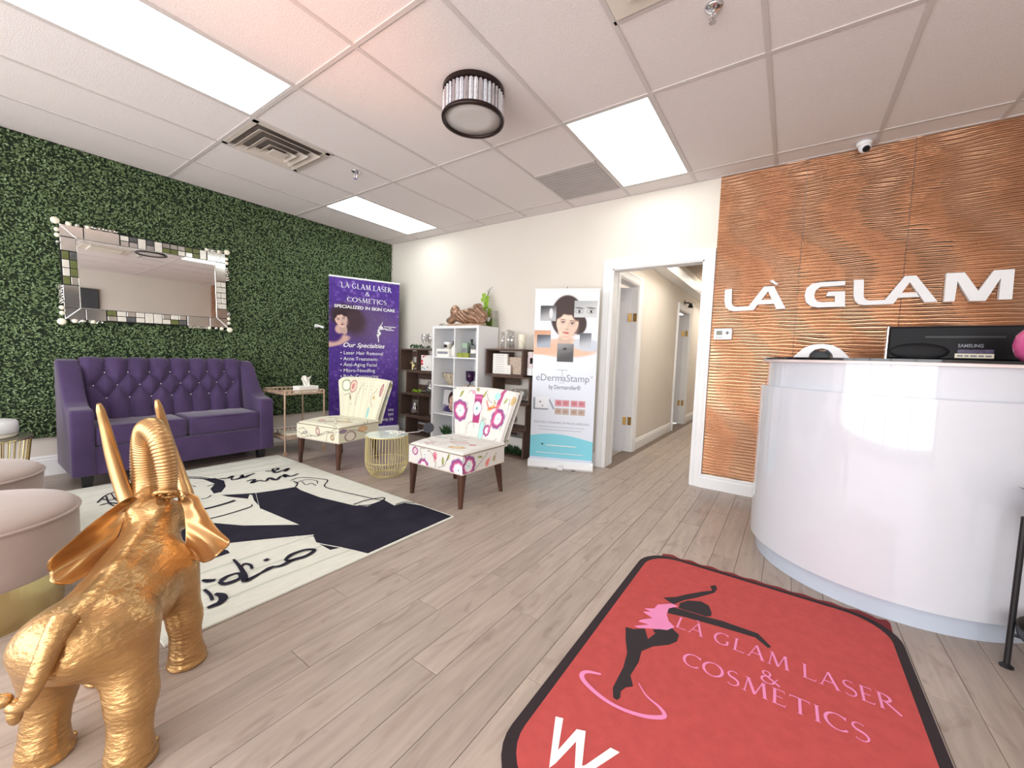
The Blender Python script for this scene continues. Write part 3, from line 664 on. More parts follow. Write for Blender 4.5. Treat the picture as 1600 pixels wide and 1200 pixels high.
for i in range(46):
    p = vine[i % 20]; a = random.uniform(0, 6.28); e = random.uniform(-1.2, .1); Lf = random.uniform(.08, .16)
    d = np.array([math.cos(a) * math.cos(e), math.sin(a) * math.cos(e), math.sin(e)]); sd = np.cross(d, [0, 0, 1]); sd /= np.linalg.norm(sd) + 1e-6
    p = np.array(p); MB().add([p, p + d * Lf * .5 + sd * .02, p + d * Lf, p + d * Lf * .5 - sd * .02, p + d * Lf * .5 + np.array([0, 0, .006])], [(0, 1, 4), (1, 2, 4), (2, 3, 4), (3, 0, 4)]).build('leaf', 'greenleaf', t)
# hallway light: ceiling panel of the hall (out of view above the doorway head)
t = thing('hall_ceiling_light', 'lit ceiling panel in the hallway, hidden above the doorway head', 'light', (-1.05, 5.3, ZC), group='lit hallway panels')
MB().box(-.28, .28, -.55, .55, -.006, 0).build('diffuser', 'hallpanel', t)
t = thing('hall_ceiling_light', 'added lit ceiling panel at the far end of the hallway, out of view', 'light', (-1.05, 8.9, ZC), group='lit hallway panels')  # second panel, added to brighten the hallway
MB().box(-.28, .28, -.55, .55, -.006, 0).build('diffuser', 'hallpanel', t)

# ================================================================== LARGE FURNITURE
def ring_solid(b, r0, r1, z0, z1, a0, a1, n, c=(0, 0, 0)):
    b.lathe([(r1, z0), (r1, z1)], n, c, a0, a1); b.lathe([(r1, z1), (r0, z1)], n, c, a0, a1); b.lathe([(r0, z1), (r0, z0)], n, c, a0, a1); b.lathe([(r0, z0), (r1, z0)], n, c, a0, a1)
    for a in (a0, a1):
        q = [(c[0] + r * math.cos(a), c[1] + r * math.sin(a), c[2] + z) for r, z in ((r0, z0), (r1, z0), (r1, z1), (r0, z1))]
        b.add(q, [(0, 1, 2, 3)])
    return b
# ---- reception desk
A0, A1 = math.radians(150), math.radians(385)
desk = thing('reception_desk', 'curved white high-gloss reception desk with a recessed kickplate', 'desk', (.488, 3.04, 0))
ring_solid(MB(), .50, .602, 0, .10, A0, A1, 90).build('kickplate', 'kick', desk, smooth=True)
ring_solid(MB(), .585, .638, .10, 1.022, A0, A1, 110).build('front_panel', 'deskwhite', desk, smooth=True)
ring_solid(MB(), .57, .605, 1.022, 1.165, A0, A1, 110).build('upper_panel', 'deskwhite', desk, smooth=True)
b = MB(); n = 80
ring_solid(MB(), .001, .632, 1.165, 1.178, A0, A1, n).build('counter_underside', mat('pale_pink_edge', (232, 214, 212), .3), desk, smooth=True)
ring_solid(MB(), .001, .64, 1.178, 1.190, A0, A1, n).build('counter_top', 'blackgloss', desk, smooth=True)
ring_solid(MB(), .02, .585, .70, .73, A0, A1, 60).build('work_surface', 'deskwhite', desk, smooth=True)

# ---- purple sofa (front faces +X); local: x = 0 front .. -depth, y = along the wall
SO = thing('loveseat', 'purple velvet tufted loveseat with crystal buttons against the green wall', 'sofa', (-4.385, .53, 0))
SW, SD = 1.435, .63
arm_prof = [(0, .105), (.0, .61), (.03, .625), (.14, .635), (.22, .665), (.30, .735), (.37, .83), (.43, .925), (.50, .985), (.57, 1.0), (SD, .99), (SD + .02, .105)]
for u0, u1, nm in ((0, .13, 'arm'), (SW - .13, SW, 'arm')):
    b = MB(); b.prism([(-d, z) for d, z in arm_prof], u0, u1, lambda a, c, h_: (a, h_, c)); b.build(nm, 'velvet', SO, smooth=True, bevel=.016, seg=3)
MB().box(-SD, -.012, .12, SW - .12, .105, .325).build('front_rail', 'velvet', SO, bevel=.008, seg=2)
for i, (u0, u1, zt) in enumerate(((.132, .712, .492), (.722, 1.303, .500))):
    cu = MB().box(-.46, -.004 - .004 * i, u0, u1, .327, zt).build('seat_cushion', 'velvet', SO, smooth=True, bevel=.028, seg=4)
    MB().tube([(-.012, u0 + .03, zt - .012), (-.006, (u0 + u1) / 2, zt - .008), (-.012, u1 - .03, zt - .012)], .005, 6).build('piping', 'velvet', cu)
# tufted back: buttons on a diamond lattice, creases between them
rows = [(.885, 7, 0.0), (.775, 8, 0.0), (.665, 7, 0.0)]; uc = SW / 2; sp = .148
BT = [[(uc + (k - (n - 1) / 2) * sp, z) for k in range(n)] for z, n, _ in rows]
segs = []
for p in BT[0]: segs.append((p, (p[0], 1.03)))
for p in BT[2]: segs.append((p, (p[0], .46)))
for A_, B_ in ((BT[0], BT[1]), (BT[2], BT[1])):
    for p in A_:
        for q in B_:
            if abs(p[0] - q[0]) < sp * .6: segs.append((p, q))
nu, nv = 190, 100
u, tt = np.meshgrid(np.linspace(.125, SW - .125, nu + 1), np.linspace(0, 1, nv + 1))
zt = np.where(tt < .86, .45 + tt / .86 * .52, .97 + .035 * np.sin((tt - .86) / .14 * PI * .75))
lean = np.where(tt < .86, .40 + .085 * tt / .86, .485 + .085 * ((tt - .86) / .14))
zc = .45 + tt * .60
dmin = np.full(u.shape, 9.0)
for (x0, y0), (x1, y1) in segs:
    dx, dy = x1 - x0, y1 - y0; t_ = np.clip(((u - x0) * dx + (zt - y0) * dy) / (dx * dx + dy * dy), 0, 1)
    dmin = np.minimum(dmin, np.hypot(u - x0 - t_ * dx, zt - y0 - t_ * dy))
bmin = np.full(u.shape, 9.0)
for r_ in BT:
    for x0, y0 in r_: bmin = np.minimum(bmin, np.hypot(u - x0, zt - y0))
puff = .042 * (1 - np.exp(-dmin / .022)) * (1 - .75 * np.exp(-(bmin / .035) ** 2)) - .012 * np.exp(-(bmin / .014) ** 2)
edge = smoothstep(0, .05, u - .125) * smoothstep(0, .05, SW - .125 - u)
puff = puff * (.35 + .65 * edge)
X = -(lean - puff); Zs = zt + np.where(tt > .86, puff * .4, 0)
b = MB(); b.v = [tuple(p) for p in np.c_[X.ravel(), u.ravel(), Zs.ravel()]]
b.f = [(j * (nu + 1) + i, j * (nu + 1) + i + 1, (j + 1) * (nu + 1) + i + 1, (j + 1) * (nu + 1) + i) for j in range(nv) for i in range(nu)]
bk = b.build('tufted_back', 'velvet', SO, smooth=True)
MB().box(-SD - .01, -.50, .10, SW - .10, .12, .985).build('back_frame', 'velvet', SO, smooth=True, bevel=.02, seg=2)
for r_ in BT:
    for x0, y0 in r_:
        i = int(round((x0 - .125) / (SW - .25) * nu)); j = int(np.argmin(np.abs(zt[:, 0] - y0)))
        MB().sphere((X[j, i] + .004, x0, y0), .0085, 8, 6).build('crystal_button', 'chrome', SO, smooth=True)
for d, u_ in ((.10, .09), (.10, SW - .09), (.56, .09), (.56, SW - .09)):
    MB().frustum((-d, u_, 0), .038, (-d, u_, .106), .052).build('foot', 'black', SO)

# ---- ottomans
def ottoman(loc, lb, r):
    t = thing('ottoman', lb, 'ottoman', loc, group='blush velvet ottomans')
    MB().lathe([(.001, 0), (r * .83, 0), (r * .83, .19), (.001, .19)], 64).build('gold_plinth', 'goldbrass', t, smooth=False)
    MB().lathe([(.001, .188), (r * .97, .188), (r * .99, .2), (r * 1.0, .26), (r * 1.0, .40), (r * .995, .412)], 64).build('upholstered_body', 'velvet_pink', t, smooth=True)
    prof = [(r * .995, .412)] + [(r * (.995 - .995 * (1 - math.cos(a)) ** 1.25), .415 + .06 * math.sin(a)) for a in np.linspace(.05, PI / 2, 10)]
    MB().lathe(prof, 64).build('domed_top', 'velvet_pink', t, smooth=True)
    MB().tube([(r * 1.005 * math.cos(a), r * 1.005 * math.sin(a), .412) for a in np.linspace(0, 2 * PI, 64, endpoint=False)], .007, 8, closed=True).build('piping', 'velvet_pink', t, smooth=True)
    for a in (-.4, 1.7, 3.8): MB().tube([(r * 1.001 * math.cos(a), r * 1.001 * math.sin(a), .2), (r * 1.002 * math.cos(a), r * 1.002 * math.sin(a), .405)], .003, 6).build('seam', 'velvet_pink', t)
ottoman((-2.672, .015, 0), 'round blush velvet ottoman on a gold plinth, nearer one beside the elephant', .325)
ottoman((-3.51, -.01, 0), 'round blush velvet ottoman, farther one towards the sofa', .325)

# ---- rug
RX0, RX1, RY0, RY1, RT = -4.44, -1.862, .44, 2.022, .011
rug = thing('area_rug', 'cream and black area rug printed with a sketched woman and handwriting', 'rug', ((RX0 + RX1) / 2, (RY0 + RY1) / 2, 0))
rc = rug.location.copy()
MB().box(RX0 - rc.x, RX1 - rc.x, RY0 - rc.y, RY1 - rc.y, .0005, RT).build('pile', 'rug', rug, bevel=.003, seg=2)
def rz_(pts, ox, oy, s): return [on_z(ox + a / s, oy + c / s, RT) for a, c in pts]
def clampr(q): return [(min(max(a, RX0 + .012), RX1 - .014), min(max(c, RY0 + .012), RY1 - .014)) for a, c in q]
_h = [0]
def rug_poly(name, pts, m='rugblack', ox=100, oy=700, s=2.5):
    _h[0] += 1; top = RT + .0006 + .00012 * _h[0]
    MB().prism([(a - rc.x, c - rc.y) for a, c in clampr(rz_(pts, ox, oy, s))], RT - .001, top, lambda a, c, h_: (a, c, h_)).build(name, m, rug)
def smooth_path(P, k=5):
    P = np.array(P, float); n = len(P); out = []
    for i in range(n - 1):
        p0, p1, p2, p3 = P[max(i - 1, 0)], P[i], P[i + 1], P[min(i + 2, n - 1)]
        for t_ in np.linspace(0, 1, k, endpoint=False): out.append(.5 * ((2 * p1) + (-p0 + p2) * t_ + (2 * p0 - 5 * p1 + 4 * p2 - p3) * t_ ** 2 + (-p0 + 3 * p1 - 3 * p2 + p3) * t_ ** 3))
    return np.array(out + [P[-1]])
def flat_stroke(pts2d, w, h, place, name, m, parent, k=5):
    P = smooth_path(pts2d, k); n = len(P); W = np.interp(np.linspace(0, 1, n), np.linspace(0, 1, len(w)), w) / 2 if hasattr(w, '__len__') else np.full(n, w / 2)
    T = np.gradient(P, axis=0); T /= np.linalg.norm(T, axis=1)[:, None] + 1e-9; N_ = np.c_[-T[:, 1], T[:, 0]]
    A_ = P + N_ * W[:, None]; B_ = P - N_ * W[:, None]
    vs = [place(*p, h) for p in A_] + [place(*p, h) for p in B_]
    return MB().add(vs, [(n + i, n + i + 1, i + 1, i) for i in range(n - 1)]).build(name, m, parent)
def rug_stroke(pts, w, m='rugblack', ox=100, oy=700, s=2.5, name='ink_stroke'):
    _h[0] += 1; q = clampr(rz_(pts, ox, oy, s))
    flat_stroke([(a - rc.x, c - rc.y) for a, c in q], w, RT + .0008 + .00012 * _h[0], lambda a, c, h_: (a, c, h_), name, m, rug)
# border line and faint script lines
for k_ in range(15):
    xx = -4.3 + k_ * .165
    if -3.9 < xx < -2.35: continue
    rug_h = RT + .0006
    flat_stroke([(xx - rc.x + .02 * math.sin(3 * q), q) for q in np.linspace(RY0 - rc.y + .06, RY1 - rc.y - .06, 9)], [.006, .02, .012, .024, .008], rug_h, lambda a, c, h_: (a, c, h_), 'faded_script_line', 'ruggrey', rug)
rug_poly('dress', [(750, 176), (820, 166), (905, 152), (925, 165), (1000, 193), (1130, 224), (1185, 228), (1250, 203), (1290, 225), (1330, 214), (1400, 222), (1552, 270), (1205, 421), (1140, 400), (1085, 388), (1040, 398), (985, 368), (975, 345), (930, 345), (640, 372), (600, 365), (540, 330), (500, 288), (560, 291), (700, 303), (920, 300), (765, 235)])
rug_poly('dress', [(118, 328), (150, 296), (250, 272), (520, 290), (560, 340), (600, 365), (560, 385), (640, 400), (648, 410), (560, 440), (400, 420), (110, 332)])
rug_poly('choker', [(615, 184), (690, 180), (748, 176), (762, 232), (745, 225), (735, 200), (640, 190)])
rug_poly('collar', [(725, 182), (735, 184), (742, 205), (765, 230), (757, 238), (728, 215), (718, 200)], 'rug')
for p, w in (([(640, 375), (800, 358), (975, 341)], .016), ([(905, 345), (990, 372), (1085, 390)], .008)): rug_stroke(p, w, 'rug')
rug_poly('hair', [(545, 122), (590, 118), (625, 128), (632, 150), (615, 172), (585, 178), (572, 160), (590, 140)])
for p, w in ([([(430, 124), (480, 118), (540, 120), (585, 130), (612, 140)], .022), ([(470, 112), (530, 114), (580, 122)], .012), ([(560, 150), (600, 140), (625, 150)], .014),
              ([(575, 185), (560, 195), (535, 200)], .01), ([(470, 150), (500, 148), (515, 153)], .008), ([(520, 245), (580, 232), (640, 215), (668, 205)], .03), ([(535, 285), (620, 265), (720, 235), (735, 222)], .009),
              ([(555, 280), (640, 258), (728, 230)], .006),
              ([(885, 128), (910, 118), (945, 116), (1010, 122), (1030, 128), (1018, 150), (1060, 165), (1200, 197), (1245, 205)], .010),
              ([(900, 140), (940, 125), (985, 128), (990, 140)], .008), ([(895, 130), (912, 138), (905, 152)], .012), ([(930, 132), (945, 145), (965, 138), (985, 148)], .007), ([(1130, 222), (1180, 205), (1240, 195), (1250, 202), (1200, 222), (1150, 226)], .012),
              ([(1295, 222), (1330, 212), (1372, 216)], .010),
              ([(130, 215), (165, 185), (215, 168)], .012), ([(140, 225), (185, 215), (235, 225)], .014), ([(150, 200), (180, 205), (215, 190)], .009), ([(165, 190), (175, 215), (205, 232)], .01), ([(185, 180), (205, 205), (240, 215)], .008)]): rug_stroke(p, w)
rug_stroke([(475, 188), (490, 180), (505, 178)], .022, 'rugred', name='lips')
for p in ([(607, 121), (640, 119), (660, 110), (655, 125), (690, 118), (697, 106), (703, 117), (722, 108), (745, 100)], [(785, 92), (828, 88), (836, 80), (815, 84), (826, 97), (850, 90), (876, 80), (862, 93), (882, 82)],
          [(712, 131), (745, 124), (734, 138), (762, 128), (788, 131), (802, 118), (828, 126), (850, 110), (866, 116), (860, 105), (885, 112), (915, 101)]): rug_stroke(p, [.012, .03, .012, .034, .014, .03, .012])
for p, w in (([(540, 518), (565, 522), (592, 518)], [.012, .03, .02]), ([(590, 572), (615, 578), (622, 592), (608, 608), (585, 618), (560, 628)], [.014, .03, .036, .03, .026, .02]), ([(548, 556), (570, 575), (580, 598)], .014),
             ([(612, 522), (640, 503), (680, 492), (690, 508), (662, 524), (625, 534), (606, 524)], [.03, .014, .02, .03, .014]), ([(662, 438), (688, 468), (705, 500), (708, 522), (735, 510), (770, 490)], [.012, .02, .03, .026, .012]), ([(690, 470), (705, 455), (728, 460), (735, 475)], .014),
             ([(768, 492), (800, 474), (822, 464)], [.012, .03, .012]), ([(782, 444), (800, 436)], .026), ([(818, 468), (850, 462), (895, 440), (945, 425), (978, 402), (945, 400), (905, 412), (880, 425), (868, 442), (900, 440)], [.012, .024, .026, .024, .02, .02, .026, .02, .014])): rug_stroke(p, w)

# ---- red entrance mat
MX, MY, MT = -.085, 1.60, .008
mt = thing('entrance_mat', 'red entrance mat printed LÀ GLAM LASER & COSMETICS with a dancer', 'mat', (MX, MY, 0))
def rrect(x0, x1, y0, y1, r, n=8):
    out = []
    for cx, cy, a in ((x1 - r, y0 + r, -90), (x1 - r, y1 - r, 0), (x0 + r, y1 - r, 90), (x0 + r, y0 + r, 180)):
        out += [(cx + r * math.cos(math.radians(a + 90 * k_ / n)), cy + r * math.sin(math.radians(a + 90 * k_ / n))) for k_ in range(n + 1)]
    return out
flat = lambda a, c, h_: (a, c, h_)
b = MB(); xs = np.linspace(-.545, .435, 60)
under = [(x_ - MX, 2.412 - MY + .012 * math.sin(x_ * 60) * (.4 + abs(x_)) + (.012 if x_ < .40 else 0)) for x_ in xs] 
b.prism([(xs[-1] - MX, 2.2 - MY)] + [(xs[-1] - MX + .01, 2.40 - MY)] + under[::-1] + [(xs[0] - MX, 2.2 - MY)], .0005, .005, flat); b.build('rubber_fringe', 'darkred', mt)
MB().prism(rrect(-.632 - MX, .462 - MX, .80 - MY, 2.40 - MY, .17), .001, MT - .001, flat).build('border', 'matborder', mt)
MB().prism(rrect(-.597 - MX, .427 - MX, .835 - MY, 2.372 - MY, .155), .002, MT, flat).build('red_field', 'red', mt)
def mpts(pts): return [(a - MX, c - MY) for a, c in (on_z(750 + p / 2, 840 + q / 2, MT) for p, q in pts)]
_mh = [0]
def mat_poly(name, pts, m):
    _mh[0] += 1; h_ = MT + .0010 + .00008 * _mh[0]; MB().prism(mpts(pts), MT - .0005, h_, flat).build(name, m, mt)
DANCER = dict(arm=[(573, 188), (612, 186), (640, 179), (690, 170), (726, 166), (719, 152), (736, 149), (741, 160), (733, 172), (680, 187), (640, 195), (605, 208), (590, 200)],
    hair=[(625, 205), (650, 197), (690, 200), (715, 213), (724, 235), (722, 246), (705, 246), (660, 232), (620, 220)],
    arm2=[(585, 225), (600, 217), (640, 228), (690, 244), (760, 262), (830, 287), (868, 300), (910, 342), (900, 345), (860, 312), (800, 294), (740, 276), (690, 262), (640, 248), (605, 240), (588, 236)],
    legs=[(455, 280), (480, 287), (515, 285), (525, 318), (548, 300), (540, 288), (600, 284), (622, 305), (615, 325), (590, 335), (540, 340), (505, 355), (495, 390), (470, 430), (478, 465), (455, 468), (440, 480), (438, 500), (428, 508), (416, 500), (415, 470), (430, 440), (448, 405), (460, 360), (455, 320)],
    dress=[(555, 210), (600, 207), (618, 215), (590, 222), (583, 240), (590, 262), (608, 280), (585, 290), (545, 285), (495, 282), (483, 277), (530, 272), (495, 262), (505, 257), (540, 252), (510, 232), (535, 232), (515, 222), (545, 222)])
for k_, p in DANCER.items(): mat_poly('dancer_' + k_.rstrip('2'), p, 'pinkprint' if k_ == 'dress' else 'blackprint')
flat_stroke(mpts([(378, 428), (335, 420), (318, 430), (330, 455), (380, 500), (440, 535), (510, 558), (562, 563), (577, 555), (560, 530), (520, 495), (495, 455)]), [.008, .014, .018, .016, .014, .012, .014, .016, .014, .01, .006, .003], MT + .0012, flat, 'swoosh', 'pinkprint', mt)
def mtext(txt, pl, pr, cap):
    (ax, ay), (bx, by) = mpts([pl, pr]); ang = math.atan2(by - ay, bx - ax); W = math.hypot(bx - ax, by - ay); c, s_ = math.cos(ang), math.sin(ang)
    serif_text(txt, 'lettering', 'pinkprint', mt, lambda a, q, h_: (ax + (a + W / 2) * c - q * s_, ay + (a + W / 2) * s_ + q * c, MT + h_), cap, W)
mtext('LÀ GLAM LASER', (608, 278), (1325, 560), .082); mtext('COSMETICS', (627, 392), (1232, 652), .076); mtext('&', (880, 450), (945, 470), .066)
wq = mpts([(236, 560), (258, 566), (250, 672), (302, 600), (330, 606), (322, 690), (408, 660), (435, 672), (290, 800), (270, 795), (285, 690), (215, 790), (200, 780)])
for pts in ([(236, 560), (260, 566), (238, 700), (216, 720)], [(216, 720), (222, 690), (302, 600), (330, 606), (236, 706)], [(302, 600), (330, 606), (318, 722), (296, 722)], [(296, 722), (330, 712), (408, 658), (436, 672), (360, 722)]): mat_poly('letter_w', pts, 'whiteprint')
# ================================================================== ELEPHANT (gold statue)
def rcone(P, a, b, r1, r2):
    """distance to a capsule with two radii"""
    a, b = np.array(a, float), np.array(b, float); pa = P - a; ba = b - a
    h = np.clip((pa @ ba) / (ba @ ba), 0, 1); return np.linalg.norm(pa - h[:, None] * ba, axis=1) - (r1 + (r2 - r1) * h)
def ellips(P, c, r):
    q = (P - np.array(c)) / np.array(r); k0 = np.linalg.norm(q, axis=1); k1 = np.linalg.norm(q / np.array(r), axis=1); return k0 * (k0 - 1) / (k1 + 1e-9)
def smin(a, b, k): h = np.clip(.5 + .5 * (b - a) / k, 0, 1); return b * (1 - h) + a * h - k * h * (1 - h)
def surface_nets(f, lo, hi, step):
    n = [int((hi[i] - lo[i]) / step) + 1 for i in range(3)]
    ax = [lo[i] + step * np.arange(n[i]) for i in range(3)]
    G = np.stack(np.meshgrid(*ax, indexing='ij'), -1).reshape(-1, 3)
    D = np.concatenate([f(G[i:i + 300000]) for i in range(0, len(G), 300000)]).reshape(n)
    S = D < 0
    c = [n[0] - 1, n[1] - 1, n[2] - 1]
    acc = np.zeros(c + [3]); cnt = np.zeros(c)
    offs = [(i, j, k) for i in (0, 1) for j in (0, 1) for k in (0, 1)]
    sl = lambda o, e=(0, 0, 0): tuple(slice(o[i], o[i] + c[i]) for i in range(3))
    for o in offs:
        for d in range(3):
            if o[d]: continue
            o2 = list(o); o2[d] = 1
            d0, d1 = D[sl(o)], D[sl(o2)]; m_ = (d0 < 0) != (d1 < 0)
            t = np.where(m_, d0 / (d0 - d1 + 1e-12), 0)
            p = [np.full(c, float(o[i])) for i in range(3)]; p[d] = t
            for i in range(3): acc[..., i] += np.where(m_, p[i], 0)
            cnt += m_
    act = cnt > 0; idx = np.full(c, -1); idx[act] = np.arange(act.sum())
    base = np.argwhere(act); V = (base + acc[act] / cnt[act][:, None]) * step + np.array(lo)
    F = []
    for d in range(3):
        a, b = (d + 1) % 3, (d + 2) % 3
        s0 = [slice(None)] * 3; s1 = [slice(None)] * 3; s0[d] = slice(0, n[d] - 1); s1[d] = slice(1, n[d])
        m_ = S[tuple(s0)] != S[tuple(s1)]; E = np.argwhere(m_)
        E = E[(E[:, a] > 0) & (E[:, b] > 0) & (E[:, a] < c[a]) & (E[:, b] < c[b]) & (E[:, d] < c[d])]
        ins = S[tuple(E.T)]
        q = []
        for da, db in ((0, 0), (-1, 0), (-1, -1), (0, -1)):
            e = E.copy(); e[:, a] += da; e[:, b] += db; q.append(idx[tuple(e.T)])
        q = np.stack(q, 1); q[~ins] = q[~ins][:, ::-1]; F.append(q[:, ::-1])
    return V, np.concatenate(F)[:, ::-1]
def mesh_np(name, V, F, m, parent):
    me = bpy.data.meshes.new(name); me.vertices.add(len(V)); me.vertices.foreach_set('co', V.astype(np.float32).ravel())
    me.loops.add(F.size); me.loops.foreach_set('vertex_index', F.astype(np.int32).ravel())
    me.polygons.add(len(F)); me.polygons.foreach_set('loop_start', np.arange(0, F.size, F.shape[1], dtype=np.int32))
    me.polygons.foreach_set('use_smooth', np.ones(len(F), bool)); me.update(calc_edges=True); me.validate()
    me.materials.append(M[m]); o = bpy.data.objects.new(name, me); col.objects.link(o); o.parent = parent; return o
EL = thing('elephant_statue', 'gold elephant statue with raised curled trunk and tusks, seen from behind', 'statue', (-1.50, .185, 0), math.atan2(.5615, -.8275))
FEET = [(-.045, -.112), (.048, .112), (.335, -.112), (.345, .115)]
def body(P):
    d = ellips(P, (.045, -.006, .345), (.150, .122, .106))
    d = smin(d, ellips(P, (.23, 0, .345), (.19, .128, .115)), .06)
    d = smin(d, ellips(P, (.22, 0, .30), (.15, .10, .085)), .06)
    d = smin(d, ellips(P, (.36, .005, .395), (.11, .105, .108)), .06)
    d = smin(d, ellips(P, (.455, .018, .485), (.088, .082, .092)), .05)          # head
    d = smin(d, ellips(P, (.425, .045, .553), (.05, .030, .03)), .035); d = smin(d, ellips(P, (.425, -.018, .553), (.05, .030, .03)), .035)   # forehead domes
    d = smin(d, rcone(P, (.50, .03, .49), (.585, .078, .565), .068, .048), .04)   # trunk root
    d = smin(d, rcone(P, (.50, .085, .48), (.54, .118, .52), .036, .028), .03); d = smin(d, rcone(P, (.51, -.045, .47), (.555, -.052, .51), .036, .028), .03)   # tusk sockets
    d = smin(d, rcone(P, (.49, .02, .41), (.55, .03, .45), .042, .02), .03)    # lower jaw
    for k_, (fx, fy) in enumerate(FEET):
        hind = k_ < 2; top = (.03, fy * .66, .335) if hind else (.345, fy * .70, .34)
        knee = (fx + (.03 if hind else .0), fy * .98, .175)
        d = smin(d, rcone(P, top, knee, .080 if hind else .074, .053 if hind else .048), .045)
        d = smin(d, rcone(P, knee, (fx, fy, .045), .050 if hind else .046, .048), .03)
        d = smin(d, rcone(P, (fx + .006, fy, .03), (fx + .006, fy, .010), .050, .060), .02)
    # spine ridge
    d = smin(d, rcone(P, (-.07, 0, .425), (.16, 0, .452), .016, .018), .035); d = smin(d, rcone(P, (.16, 0, .452), (.38, .01, .498), .018, .03), .04)
    d = np.maximum(d, -P[:, 2] + .001)
    # skin folds
    x_, y_, z_ = P[:, 0], P[:, 1], P[:, 2]
    leg = smoothstep(.24, .12, z_)
    d += .0010 * leg * np.sin(z_ * 430 + 2.5 * np.sin(x_ * 30) + 2 * np.sin(y_ * 40))
    d += .00025 * (1 - leg) * np.sin(300 * (x_ * .8 + np.abs(y_) * .6 + .5 * z_) + 3 * np.sin(z_ * 26) + 2.4 * np.sin(x_ * 21 + y_ * 17)) 
    return d
V, Fq = surface_nets(body, (-.22, -.22, -.012), (.70, .22, .66), .0058)
mesh_np('body', V, Fq, 'gold', EL)
def cat_path(P, k): return smooth_path(P, k)
# trunk with ring folds
tp = cat_path([(.525, .04, .50), (.582, .078, .56), (.608, .095, .63), (.61, .098, .70), (.59, .088, .765), (.545, .062, .815), (.495, .028, .828), (.455, -.006, .80), (.440, -.026, .735), (.436, -.034, .67), (.430, -.036, .622), (.418, -.036, .603)], 22)
n = len(tp); s_ = np.linspace(0, 1, n); rad = np.interp(s_, [0, .12, .35, .55, .75, .92, 1], [.058, .050, .043, .039, .032, .027, .029]) + .0021 * np.sin(s_ * 2 * PI * 62) * smoothstep(.08, .2, s_)
tr = MB().tube(tp, list(rad), 28); tr.build('trunk', 'goldsmooth', EL, smooth=True)
tip = np.array(tp[-1]); td = np.array(tp[-1]) - np.array(tp[-4]); td /= np.linalg.norm(td)
b = MB(); e1 = np.cross(td, [0, 1, 0]); e1 /= np.linalg.norm(e1); e2 = np.cross(td, e1)
b.tube([tip - td * .006 + .034 * (math.cos(a) * e1 * .85 + math.sin(a) * e2) + td * .008 for a in np.linspace(0, 2 * PI, 26, endpoint=False)], .0075, 8, closed=True); b.build('trunk_lip', 'gold', EL, smooth=True)
for sg in (-1, 1):
    c_ = tip + td * .006 + e2 * .013 * sg; b = MB(); b.tube([c_ + .010 * (math.cos(a) * e1 + .7 * math.sin(a) * e2) for a in np.linspace(0, 2 * PI, 14, endpoint=False)], .0035, 6, closed=True); b.build('nostril', 'gold', EL, smooth=True)
# tusks
for pts in ([(.515, .092, .475), (.543, .125, .535), (.562, .155, .61), (.572, .182, .72), (.568, .198, .83), (.556, .208, .918)], [(.525, -.040, .475), (.565, -.045, .53), (.605, -.012, .61), (.632, .026, .72), (.626, .046, .83), (.608, .057, .925)]):
    P = cat_path(pts, 8); k_ = len(P); MB().tube(P, list(np.interp(np.linspace(0, 1, k_), [0, .25, .6, .93, 1], [.027, .026, .021, .0125, .006])), 16).build('tusk', 'goldsmooth', EL, smooth=True)
# ears: ruffled sheets with thickness
def ear(sg):
    # a fan from the root line outwards (local: a along root from top to bottom, r outwards)
    root = cat_path([(.455, .062 * sg, .575), (.43, .084 * sg, .53), (.40, .098 * sg, .47), (.375, .104 * sg, .415)], 8)
    if sg > 0: op = [(.46, .075, .588), (.385, .118, .565), (.32, .15, .525), (.25, .188, .468), (.232, .182, .428), (.255, .15, .390), (.31, .122, .392), (.36, .11, .405)]
    else: op = [(.46, -.07, .60), (.405, -.13, .588), (.365, -.185, .525), (.31, -.252, .448), (.292, -.228, .402), (.31, -.175, .378), (.345, -.13, .385)]
    outer = cat_path(op, 8)
    nu_, nv_ = 44, 18; R_ = np.array([root[int(round(i * (len(root) - 1) / nu_))] for i in range(nu_ + 1)]); O_ = np.array([outer[int(round(i * (len(outer) - 1) / nu_))] for i in range(nu_ + 1)])
    vs = []
    for side in (-1, 1):
        for j in range(nv_ + 1):
            v = j / nv_
            for i in range(nu_ + 1):
                u_ = i / nu_; p = R_[i] * (1 - v) + O_[i] * v
                wave = (.014 * math.sin(u_ * 19 + 1.0) + .008 * math.sin(u_ * 33)) * v ** 2 - .022 * math.sin(v * PI) * (1 - .4 * u_)
                cup = .012 * v ** 3
                p = p + np.array([-1.0, -.15 * sg, .35]) * (wave + cup) + np.array([.004 * side, 0, 0]) * (1 - .4 * v)
                vs.append(tuple(p))
    w = nu_ + 1; o2 = w * (nv_ + 1); fs = []
    for j in range(nv_):
        for i in range(nu_):
            a = j * w + i; fs += [(a, a + 1, a + w + 1, a + w), (o2 + a, o2 + a + w, o2 + a + w + 1, o2 + a + 1)]
    rim = [nv_ * w + i for i in range(w)]
    fs += [(rim[i], rim[i + 1], o2 + rim[i + 1], o2 + rim[i]) for i in range(nu_)]
    for e in (0, nu_): fs += [(j * w + e, (j + 1) * w + e, o2 + (j + 1) * w + e, o2 + j * w + e) for j in range(nv_)]
    MB().add(vs, fs).build('ear', 'goldsmooth', EL, smooth=True, weld=True)
ear(1); ear(-1)
